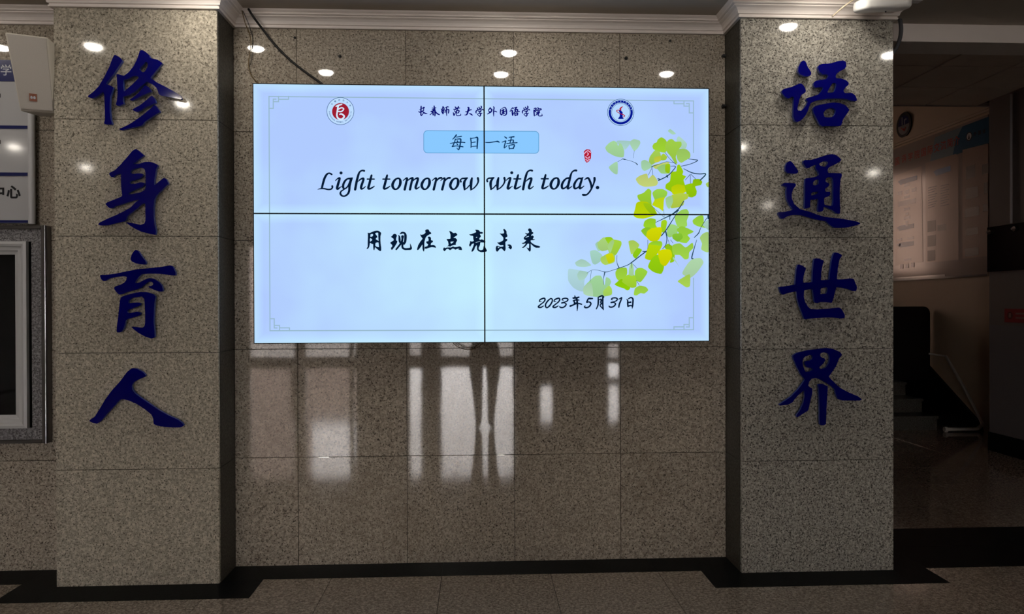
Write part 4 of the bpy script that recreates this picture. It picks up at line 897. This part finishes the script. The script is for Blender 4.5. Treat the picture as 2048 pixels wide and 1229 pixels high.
LM = bpy.data.materials.new('screen_leaf_print'); LM.use_nodes = True; nt = LM.node_tree; nt.nodes.remove(nt.nodes['Principled BSDF'])
at = nt.nodes.new('ShaderNodeVertexColor'); at.layer_name = 'Col'; em = nt.nodes.new('ShaderNodeEmission'); nt.links.new(at.outputs[0], em.inputs[0]); nt.links.new(em.outputs[0], nt.nodes['Material Output'].inputs[0])
mb = MB(); colr = []; lay = 0
for ox, oy, ss, lst in ((1190, 240, 6.1458, GA), (1120, 420, 6.1452, GB)):
    for i, (c, poly) in enumerate(lst):
        lay += 1
        P = [hit(min(ox + x / ss, 1417.3), oy + y / ss, 1, VY + L0 - .00001 * lay) for x, y in leafy(poly)]
        tr_ = tessellate_polygon([[Vector((p.x, p.z, 0)) for p in P]])
        n0 = len(mb.v); mb.raw(P, [tuple(t) for t in tr_])
        lo = min(p.z for p in P); hi = max(p.z for p in P); cl = s2l(c)
        for p in P:
            k = .93 + .14 * (p.z - lo) / (hi - lo + 1e-6) * (1 if i % 2 else -1) + (0 if i % 2 else .14)
            colr.append((min(1, cl[0] * k), min(1, cl[1] * k), min(1, cl[2] * k), 1))
lo_ = mb.build('leaf_picture', LM, vw)
ca = lo_.data.color_attributes.new('Col', 'FLOAT_COLOR', 'POINT')
for i, c in enumerate(colr): ca.data[i].color = c
S = Strokes()
S.add([[(1150,480,6),(1220,490,8),(1265,498,10),(1180,540,8),(1060,570,8)],[(930,570,6),(990,572,10),(960,620,10),(890,690,12),(780,745,12)],[(885,680,14),(892,705,14)],[(775,725,14),(800,728,10)],[(1090,600,6),(1190,650,12),(1290,665,12),(1350,660,14),(1355,680,14),(1295,740,14)],[(1170,670,6),(1110,740,5)],[(1170,670,6),(1175,780,5)],[(1180,670,6),(1240,730,5)],[(700,580,14),(710,570,10),(800,540,5),(880,515,5),(980,530,5)],[(340,480,9),(370,487,12)],[(370,487,5),(440,505,4),(500,530,7),(520,550,14)],[(280,515,4),(340,480,4)],[(483,375,3),(470,470,3)],[(700,590,5),(655,680,4)],[(705,600,5),(712,680,4)],[(1090,1000,10),(1040,1080,12),(1010,1110,12),(920,1185,12)],[(1020,1115,8),(970,1210,6)],[(850,1200,4),(700,1060,4)],[(850,1200,4),(845,1100,4)],[(860,400,5),(920,480,5),(1000,550,6)]], 1190, 240, 6.1458, 1, L0 * 2.2, 3)
S.add([[(1455,5,14),(1360,65,14),(1175,155,5)],[(1430,50,8),(1380,130,10),(1310,240,12),(1245,320,12)],[(1350,80,8),(1350,120,8)],[(1300,270,16),(1315,350,12),(1300,430,8),(1260,480,6)],[(1060,510,14),(980,570,12),(890,640,12),(830,680,8),(730,715,8),(640,745,5),(560,765,8),(480,745,4),(395,740,4),(330,780,4)],[(1015,510,8),(1055,515,12)],[(700,560,5),(700,650,6),(725,710,12)],[(885,640,8),(880,720,4)],[(900,670,5),(950,725,4)],[(940,870,5),(975,930,4)],[(385,750,4),(370,880,4)],[(550,770,14),(535,850,5),(540,920,4)],[(1820,75,18),(1820,110,14)],[(1805,100,8),(1730,220,6),(1705,285,12),(1650,340,8)],[(1680,370,5),(1620,580,14),(1635,600,12)],[(1080,370,5),(1080,480,4)],[(1330,370,5),(1350,440,4)],[(1360,370,5),(1390,410,4)]], 1120, 420, 6.1452, 1, L0 * 2.2, 3)
S.mb.build('twig_picture', emit('screen_twig', (30, 66, 84)), vw)

# ------------------------------------------------------------------ cables and wall fixings
def h(px, py, y=WY - .012): return hit(px, py, 1, y)


mb = MB(); mb.tube([Vector((h(497, 20, 3.985).x, 3.985, 3.045)), h(507, 34, 3.975), h(528, 62, 4.03), h(550, 90, 4.045), h(580, 120), h(612, 145), h(640, 165), h(655, 178, 4.03)], .0062, 10, 5)
tag(mb.build('black_cable', DARK, shade=True), 'thick black cable hanging from the cornice to behind the screen', 'cable')
mb = MB(); mb.tube([h(484, 21, 3.985), h(490, 45, 3.985), h(499, 68, 4.03), h(502, 88), h(499, 110), h(497, 128), h(501, 148), h(512, 162), h(528, 175, 4.03)], .0026, 8, 5)
tag(mb.build('brown_cable', BRASSW, shade=True), 'thin brown cable hanging left of the black cable into the screen', 'cable')
mb = MB(); mb.tube([h(486, 22, 3.985), h(496, 45, 3.985), h(505, 72, 4.03), h(506, 95), h(503.5, 118), h(501, 130)], .0018, 8, 5)
tag(mb.build('black_wire', DARK, shade=True), 'thin black wire twisted beside the brown cable near the left pillar', 'cable')
mb = MB(); mb.tube([h(900, 676, 4.0), h(908, 688, 4.0), h(922, 697, 4.0), h(938, 700, 4.0), h(952, 697, 4.0), h(964, 688, 4.0), h(972, 674, 4.0)], .0022, 8, 5)
mb.tube([h(906, 676, 4.01), h(914, 686, 4.01), h(926, 693, 4.01), h(940, 696, 4.01), h(953, 692, 4.01), h(962, 684, 4.01)], .0018, 8, 5)
tag(mb.build('cable_loop', BRASSW, shade=True), 'brass-coloured cable loop hanging below the middle of the screen', 'cable')
for px, py, r_, lab in ((590, 76, .007, 'dark plugged hole in the granite above the screen, left of the anchors'), (680, 113, .009, 'dark anchor bolt above the screen on its left half'), (1252, 117, .010, 'dark anchor bolt above the screen on its right half'), (1340, 82, .007, 'dark plugged hole under the cornice near the right pillar')):
    p = h(px, py, WY); t = thing('anchor_bolt', lab, 'anchor', tuple(p), 'wall anchors above the screen')
    mb = MB(); mb.cyl(p, p + Vector((0, -.006, 0)), r_, 12); mb.build('washer', DARK, t)
    mb = MB(); mb.cyl(p + Vector((0, -.006, 0)), p + Vector((0, -.014, 0)), r_ * .5, 6); mb.build('bolt', BLACKW, t)
for py, lab in ((113, 'upper small black clip in the corner beside the right pillar'), (213, 'lower small black clip in the corner beside the right pillar')):
    p = h(1447, py, WY); t = tag(span('corner_clip', (p.x - .012, WY - .02, p.z - .007), (RX0 + .0, WY + .001, p.z + .007), DARK, None, .002), lab, 'clip', 'clips beside the right pillar')
mb = MB(); mb.tube([hit(1797, 30, 1, 4.0), hit(1801, 45, 1, 4.0), hit(1802, 62, 1, 4.0), hit(1799, 80, 1, 4.02), hit(1792, 97, 1, 4.04), hit(1780, 112, 1, 4.06)], .011, 10, 5)
tag(mb.build('grey_conduit', GREYP, shade=True), 'bent grey conduit behind the top right edge of the right pillar', 'conduit')

# ------------------------------------------------------------------ left wall items
# loudspeaker
sp = thing('loudspeaker', 'pale wedge-shaped loudspeaker tilted down beside the left pillar', 'speaker', (-2.235, WY, 2.6))
fr_ = [Vector(hit(8.8, 68, 1, 3.69)), Vector(hit(108, 72, 1, 3.775)), Vector(hit(110, 222, 1, 3.85)), Vector(hit(40, 222, 1, 3.80))]
fr_ = [Vector((-2.340, 3.690, 2.795)), Vector((-2.118, 3.735, 2.788)), Vector((-2.150, 3.838, 2.435)), Vector((-2.326, 3.800, 2.435))]
fr_[1].x = hit(95, 69, 1, 3.735).x; fr_[2].x = hit(109.5, 222, 1, 3.838).x; fr_[0].x = hit(8.8, 68, 1, 3.69).x; fr_[3].x = hit(40, 222, 1, 3.80).x
bk = [Vector((fr_[0].x + .03, 3.93, 2.785)), Vector((-2.178, 3.93, 2.785)), Vector((-2.178, 3.93, 2.44)), Vector((fr_[3].x + .02, 3.93, 2.44))]
bm = bmesh.new(); vs = [bm.verts.new(p) for p in fr_ + bk]
for q in ((0, 3, 2, 1), (4, 5, 6, 7), (0, 1, 5, 4), (1, 2, 6, 5), (2, 3, 7, 6), (3, 0, 4, 7)): bm.faces.new([vs[k] for k in q])
bmesh.ops.recalc_face_normals(bm, faces=bm.faces); bmesh.ops.bevel(bm, geom=bm.edges[:], offset=.006, segments=3, affect='EDGES', profile=.5)
me = bpy.data.meshes.new('case'); bm.to_mesh(me); bm.free(); me.transform(Matrix.Translation(-Vector(sp.location))); co = link('case', me, SPK, sp)
nn = ((fr_[1] - fr_[0]).cross(fr_[3] - fr_[0])).normalized(); nn = nn if nn.y < 0 else -nn
C4 = [fr_[0] + (fr_[1] - fr_[0]) * .06 + (fr_[3] - fr_[0]) * .02, fr_[0] + (fr_[1] - fr_[0]) * .96 + (fr_[3] - fr_[0]) * .02, fr_[3] + (fr_[2] - fr_[3]) * .97 - (fr_[3] - fr_[0]) * .03, fr_[3] + (fr_[2] - fr_[3]) * .05 - (fr_[3] - fr_[0]) * .03]
mb = MB(); mb.raw([p - nn * .004 for p in C4] + [p + nn * .006 for p in C4], [(4, 5, 6, 7), (0, 1, 5, 4), (1, 2, 6, 5), (2, 3, 7, 6), (3, 0, 4, 7)]); mb.build('grille', GRILLE, sp, fix=True)
ex3 = (fr_[1] - fr_[0]).normalized(); ez3 = nn.cross(ex3); ez3 = ez3 if ez3.z > 0 else -ez3
bc = (fr_[0] + fr_[1] + fr_[2] + fr_[3]) / 4; bc = fr_[3] + (fr_[2] - fr_[3]) * .47 + (fr_[0] - fr_[3]) * .19 + nn * .0065
mb = MB(); a_ = .017
mb.raw([bc + ex3 * x * a_ + ez3 * z * a_ * 1.1 + nn * d for d in (0, .003) for x, z in ((-1, -1), (1, -1), (1, 1), (-1, 1))], [(4, 5, 6, 7), (0, 1, 5, 4), (1, 2, 6, 5), (2, 3, 7, 6), (3, 0, 4, 7)]); mb.build('maker_badge', mat('orange_badge', (.30, .10, .05), .4), sp, fix=True)
mb = MB()
for s_ in (-1, 1):
    o_ = bc + nn * .0036 + ex3 * s_ * a_ * .38
    mb.raw([o_ + ex3 * x * a_ * .3 + ez3 * z * a_ * .6 for x, z in ((-1, -.5), (0, -.8), (1, -.5), (1, .3), (0, .8), (-1, .3))], [(0, 1, 2, 3, 4, 5)])
mb.build('badge_mark', WHITEINK, sp)
mb = MB(); mb.box((-2.27, 3.925, 2.56), (-2.21, WY, 2.66)); mb.build('wall_mount', METAL, sp)

# directory board
BY = 4.0
db = thing('directory_board', 'white directory board with blue divider lines left of the left pillar', 'sign', (-3.0, WY, 2.35))
mb = MB(); mb.box((-3.6, BY, 1.886), (-2.400, WY - .005, 2.759)); mb.build('board', WHITE_G, db)
mb = MB(); mb.cyl((-2.396, BY + .012, 1.884), (-2.396, BY + .012, 2.765), .0165, 20); mb.build('edge_tube', ALU, db, shade=False)
mb = MB(); mb.box((-3.58, BY - .003, 2.644), (-2.425, BY, 2.757)); mb.build('header_band', NAVY, db)
for z0, z1 in ((2.391, 2.408), (2.139, 2.157), (1.888, 1.902)):
    mb = MB(); mb.box((-3.58, BY - .0035, z0), (-2.409, BY, z1)); mb.build('divider_line', NAVY, db)
mb = MB(); put_text(mb, '学', hit(12, 141, 1, BY - .004), Vector((1, 0, 0)), Vector((0, 0, 1)), .062, .006); mb.build('header_lettering', WHITEINK, db)
for s_, x, y, k in (('中', -4, 385, .074), ('心', 27, 385, .074), ('室', -14, 201, .085), ('室', -14, 294, .085)):
    mb = MB(); put_text(mb, s_, hit(x, y, 1, BY - .001), Vector((1, 0, 0)), Vector((0, 0, 1)), k, .035); mb.build('row_lettering', INK, db)

# framed dark cabinet
cb = thing('wall_cabinet', 'dark glass cabinet in white frame and grey stone surround below the directory board', 'cabinet', (-2.7, WY, .70))
KY = 4.02; xr = -2.322; xi = -2.408; za, zb = .702, 1.877; zai, zbi = .785, 1.79; xL = -3.5
for nme, A, B in (('stone_border', (xi, KY + .004, za + .02), (xr - .03, WY, zb - .02)), ('stone_border', (xL, KY + .004, zbi), (xi, WY, zb - .02)), ('stone_border', (xL, KY + .004, za + .02), (xi, WY, zai))):
    span(nme, A, B, G_GREY, cb, .001)
for A, B in (((xr - .03, KY - .006, za), (xr, WY, zb)), ((xL, KY - .006, zb - .02), (xr - .03, WY, zb)), ((xL, KY - .006, za), (xr - .03, WY, za + .02))): span('metal_trim', A, B, mat('dull_steel', (.16, .15, .14), .35, metal=.8), cb, .003)
mb = MB(); mb.cyl((xr - .007, KY - .008, za), (xr - .007, KY - .008, zb), .003, 8); mb.build('bright_bead', CHROME, cb)


def bar(name, p0, p1, wd):
    """white frame bar with a stepped profile, mitred on both ends; the inner side lies at the profile end"""
    pr = [(0, 0), (0, -.022), (.012, -.026), (.028, -.022), (.032, -.014), (.05, -.010), (.066, -.004), (wd, 0)]
    return pr


pr = [(0, 0), (0, -.024), (.014, -.028), (.026, -.024), (.030, -.016), (.048, -.014), (.052, -.008), (.070, -.003), (.070, 0)]
zA, zB, xA = .787, 1.789, -2.418
def frame_bar(rev):
    mb = MB(); k = len(pr)
    if rev == 'side': v = [(xA - o, KY + d, zA + o) for o, d in pr] + [(xA - o, KY + d, zB - o) for o, d in pr]
    elif rev == 'top': v = [(xA - o, KY + d, zB - o) for o, d in pr] + [(xL, KY + d, zB - o) for o, d in pr]
    else: v = [(xA - o, KY + d, zA + o) for o, d in pr] + [(xL, KY + d, zA + o) for o, d in pr]
    mb.raw(v, [(q, (q + 1) % k, k + (q + 1) % k, k + q) for q in range(k)]); mb.build('frame_bar', WHITE, cb, fix=True)


for q in ('side', 'top', 'bottom'): frame_bar(q)
mb = MB(); mb.box((xL, KY - .001, zA + .068), (xA - .068, WY - .005, zB - .068)); mb.build('glass_door', BLACKGL, cb)
mb = MB(); mb.box((xL, KY + .002, zA), (xA, WY, zB)); mb.build('backing', DARK, cb)

# ------------------------------------------------------------------ ceiling items
SPOTS = [(-1.378, 3.536), (.198, 3.515), (1.788, 3.523), (-1.041, 3.084), (.160, 3.085), (1.307, 3.138), (2.646, 3.080), (4.829, -1.034), (4.691, -3.93), (2.679, .355), (-2.365, 3.043), (-2.336, 1.77), (-4.523, -.967), (-2.942, 3.494), (-4.659, .484)]
NEAR = {0: 'recessed ceiling lamp in front of the left pillar corner', 1: 'recessed ceiling lamp above the middle of the screen', 2: 'recessed ceiling lamp lighting the top of the right pillar'}
NEAR.update({3: 'ceiling lamp mirrored as a glint above the left half of the screen', 4: 'ceiling lamp mirrored as the lower glint just above the middle of the screen', 5: 'ceiling lamp mirrored as a glint above the right end of the screen',
 6: 'ceiling lamp mirrored as a glint on the upper right edge of the right pillar', 7: 'ceiling lamp mirrored as a glint to the right of the character 通', 8: 'far ceiling lamp mirrored as a faint glint left of the character 通',
 9: 'ceiling lamp mirrored as a glint on the left edge of the right pillar', 10: 'ceiling lamp mirrored as a glint at the top left of the left pillar', 11: 'ceiling lamp mirrored as a small glint at the right tail of the character 修',
 12: 'far ceiling lamp mirrored as a glint left of the character 身', 13: 'ceiling lamp mirrored above the directory board beside the loudspeaker', 14: 'ceiling lamp mirrored as a glint in the middle of the directory board'})
lm = rm = None
for i, (x, y) in enumerate(SPOTS):
    t = thing('ceiling_lamp', NEAR.get(i, 'round recessed ceiling lamp of the hall, seen as a glint on the granite'), 'lamp', (x, y, CZ), 'ceiling lamps of the hall')
    if lm is None:
        mb = MB(); n = 28
        R0, R1 = .068, .045
        v = []
        for r_, z in ((R0, 0), (R0, -.008), (R1 + .006, -.010), (R1, -.002)): v += [(r_ * math.cos(2 * PI * k / n), r_ * math.sin(2 * PI * k / n), z) for k in range(n)]
        f = [(j * n + k, j * n + (k + 1) % n, (j + 1) * n + (k + 1) % n, (j + 1) * n + k) for j in range(3) for k in range(n)]
        mb.raw(v, f); rm = mb.mesh('rim', WHITE, fix=True)
        mb = MB(); rg = [(R1, -.006), (R1 * .97, -.014), (R1 * .8, -.021), (R1 * .45, -.025)]; v = []
        for r_, z in rg: v += [(r_ * math.cos(2 * PI * k / n), r_ * math.sin(2 * PI * k / n), z) for k in range(n)]
        f = [(j * n + k, (j + 1) * n + k, (j + 1) * n + (k + 1) % n, j * n + (k + 1) % n) for j in range(3) for k in range(n)] + [tuple(3 * n + k for k in range(n - 1, -1, -1))]
        mb.raw(v, f); lm = mb.mesh('lens', LENS)
    a = link('rim', rm); a.parent = t; a = link('lens', lm); a.parent = t

p = hit(1568, -12, 2, 3.02); p.z = CZ
t = thing('smoke_detector', 'round white ceiling fitting partly cut by the picture top above the right pillar', 'detector', tuple(p))
mb = MB(); mb.cyl(p, p + Vector((0, 0, -.012)), .052, 28); mb.build('base', WHITE, t)
mb = MB(); mb.cyl(p + Vector((0, 0, -.012)), p + Vector((0, 0, -.03)), .042, 28, .030); mb.build('dome', WHITE, t)

# white wireless box on the cornice of the right pillar
t = thing('wireless_box', 'rounded white wireless access box fixed at the top of the right pillar', 'device', (2.09, 3.665, 2.988))
bm = bmesh.new(); bmesh.ops.create_cube(bm, size=1); bmesh.ops.scale(bm, vec=(.285, .12, .056), verts=bm.verts)
bmesh.ops.bevel(bm, geom=[e for e in bm.edges if abs(e.verts[0].co.z - e.verts[1].co.z) > .01], offset=.05, segments=6, affect='EDGES', profile=.5)
bmesh.ops.bevel(bm, geom=[e for e in bm.edges if abs(e.verts[0].co.z - e.verts[1].co.z) < .001], offset=.018, segments=4, affect='EDGES', profile=.5)
me = bpy.data.meshes.new('case'); bm.to_mesh(me); bm.free(); me.polygons.foreach_set('use_smooth', [True] * len(me.polygons)); c_ = link('case', me, mat('white_plastic', (.8, .79, .77), .35), t); c_.rotation_euler = (math.radians(10), math.radians(-4), math.radians(0))
mb = MB(); mb.box((2.08, 3.61, 3.01), (2.16, 3.67, CZ)); mb.build('mount', WHITE, t)
mb = MB(); mb.box((2.22, 3.64, 3.005), (2.29, 3.68, 3.020)); mb.build('bracket', ALU, t)
mb = MB(); mb.cyl(hit(1771, 23.5, 1, 3.56), hit(1771, 23.5, 1, 3.56) + Vector((0, -.002, -.001)), .004, 10); mb.build('indicator', INK, t)
mb = MB(); mb.tube([hit(1664, 34, 1, 3.735), hit(1683, 17, 1, 3.70), hit(1703, 2, 1, 3.68), hit(1716, -8, 1, 3.68)], .004, 8, 4)
tag(mb.build('beige_wire', mat('beige_cable', (.55, .47, .34), .5), shade=True), 'short beige wire slanting over the cornice of the right pillar', 'cable')

# ------------------------------------------------------------------ the photographer, seen mirrored in the polished granite
PX_, PY_ = .07, -.36
J = {'pelvis': (0, 0, .94, .215, .12), 'waist': (0, 0, 1.07, .135, .095), 'chest': (0, 0, 1.27, .165, .11), 'neck0': (0, .0, 1.42, .09, .07), 'neck': (0, .01, 1.50, .055, .055), 'chin': (0, .02, 1.56, .062, .07), 'head': (0, .02, 1.65, .078, .095), 'crown': (0, .02, 1.72, .05, .06)}
E_ = [('pelvis', 'waist'), ('waist', 'chest'), ('chest', 'neck0'), ('neck0', 'neck'), ('neck', 'chin'), ('chin', 'head'), ('head', 'crown')]
for s_, sx in (('l', -1), ('r', 1)):
    J['hip' + s_] = (.108 * sx, 0, .82, .135, .11); J['knee' + s_] = (.088 * sx, .015, .48, .074, .066); J['calf' + s_] = (.082 * sx, -.01, .34, .058, .058); J['ank' + s_] = (.074 * sx, -.02, .09, .042, .042); J['heel' + s_] = (.076 * sx, 0, .045, .042, .035); J['toe' + s_] = (.095 * sx, .15, .035, .038, .022)
    J['sh' + s_] = (.165 * sx, 0, 1.39, .06, .06); J['elb' + s_] = (.235 * sx, .03, 1.12, .042, .042); J['wr' + s_] = (.075 * sx, .235, 1.335, .026, .026); J['palm' + s_] = (.055 * sx, .275, 1.385, .030, .018)
    E_ += [('pelvis', 'hip' + s_), ('hip' + s_, 'knee' + s_), ('knee' + s_, 'calf' + s_), ('calf' + s_, 'ank' + s_), ('ank' + s_, 'heel' + s_), ('heel' + s_, 'toe' + s_), ('neck0', 'sh' + s_), ('sh' + s_, 'elb' + s_), ('elb' + s_, 'wr' + s_), ('wr' + s_, 'palm' + s_)]
    for q, (zz, ln) in enumerate(((1.365, .052), (1.385, .060), (1.405, .062), (1.422, .055))):
        a = 'f%d%s' % (q, s_); J[a + 'a'] = (.062 * sx, .292, zz, .009, .009); J[a + 'b'] = ((.062 - ln * .1) * sx, .292 + ln * .5, zz + .004, .008, .008); J[a + 'c'] = ((.062 - ln * .6) * sx, .292 + ln * .55, zz + .006, .007, .007)
        E_ += [('palm' + s_, a + 'a'), (a + 'a', a + 'b'), (a + 'b', a + 'c')]
    J['th' + s_ + 'a'] = (.045 * sx, .262, 1.415, .010, .010); J['th' + s_ + 'b'] = (.028 * sx, .285, 1.435, .008, .008); E_ += [('palm' + s_, 'th' + s_ + 'a'), ('th' + s_ + 'a', 'th' + s_ + 'b')]
J['nose'] = (0, .125, 1.625, .014, .016); E_.append(('head', 'nose'))
keys = list(J); me = bpy.data.meshes.new('body'); me.from_pydata([Vector(J[k][:3]) for k in keys], [(keys.index(a), keys.index(b)) for a, b in E_], [])
bo = bpy.data.objects.new('body_tmp', me); COL.objects.link(bo)
sk = bo.modifiers.new('s', 'SKIN'); sk.use_smooth_shade = True
sv = me.skin_vertices[0].data
for k, n_ in enumerate(keys): sv[k].radius = J[n_][3:5]
sv[0].use_root = True
sb = bo.modifiers.new('u', 'SUBSURF'); sb.levels = 2; sb.render_levels = 2
dg = bpy.context.evaluated_depsgraph_get(); dg.update()
bmesh_ = bpy.data.meshes.new_from_object(bo.evaluated_get(dg)); bpy.data.objects.remove(bo)
SKIN = mat('skin', (.42, .26, .19), .5); CLO = mat('dark_trousers', (.02, .02, .025), .8); SHI = mat('dark_top', (.035, .035, .045), .8); SHO = mat('dark_shoes', (.02, .018, .016), .5); HAIR = mat('black_hair', (.01, .008, .007), .5)
bmesh_.materials.clear()
for m_ in (SKIN, CLO, SHI, SHO): bmesh_.materials.append(m_)
for p_ in bmesh_.polygons:
    c = p_.center; p_.use_smooth = True
    if c.z < .07: p_.material_index = 3
    elif c.z < .98: p_.material_index = 1
    elif c.z < 1.47 and not (c.y > .22 and c.z > 1.3): p_.material_index = 2
    else: p_.material_index = 0
per = thing('person', 'person in dark clothes holding a phone, mirrored as a dark silhouette below the screen', 'person', (PX_, PY_, 0))
b_ = link('body', bmesh_); b_.parent = per
bm = bmesh.new(); bmesh.ops.create_uvsphere(bm, u_segments=20, v_segments=12, radius=1); bmesh.ops.scale(bm, vec=(.098, .118, .11), verts=bm.verts)
bmesh.ops.delete(bm, geom=[v for v in bm.verts if v.co.z < .0 and v.co.y > .0 or v.co.z < -.07], context='VERTS'); bmesh.ops.translate(bm, vec=(0, .005, 1.66), verts=bm.verts)
me = bpy.data.meshes.new('hair'); bm.to_mesh(me); bm.free(); hr = link('hair', me, HAIR, per)
ph = thing('phone', 'dark phone held up by the photographer in front of the chest', 'phone', (PX_, PY_ + .30, 1.395))
span('case', (PX_ - .078, PY_ + .300, 1.358), (PX_ + .078, PY_ + .309, 1.434), PHONE, ph, .004)
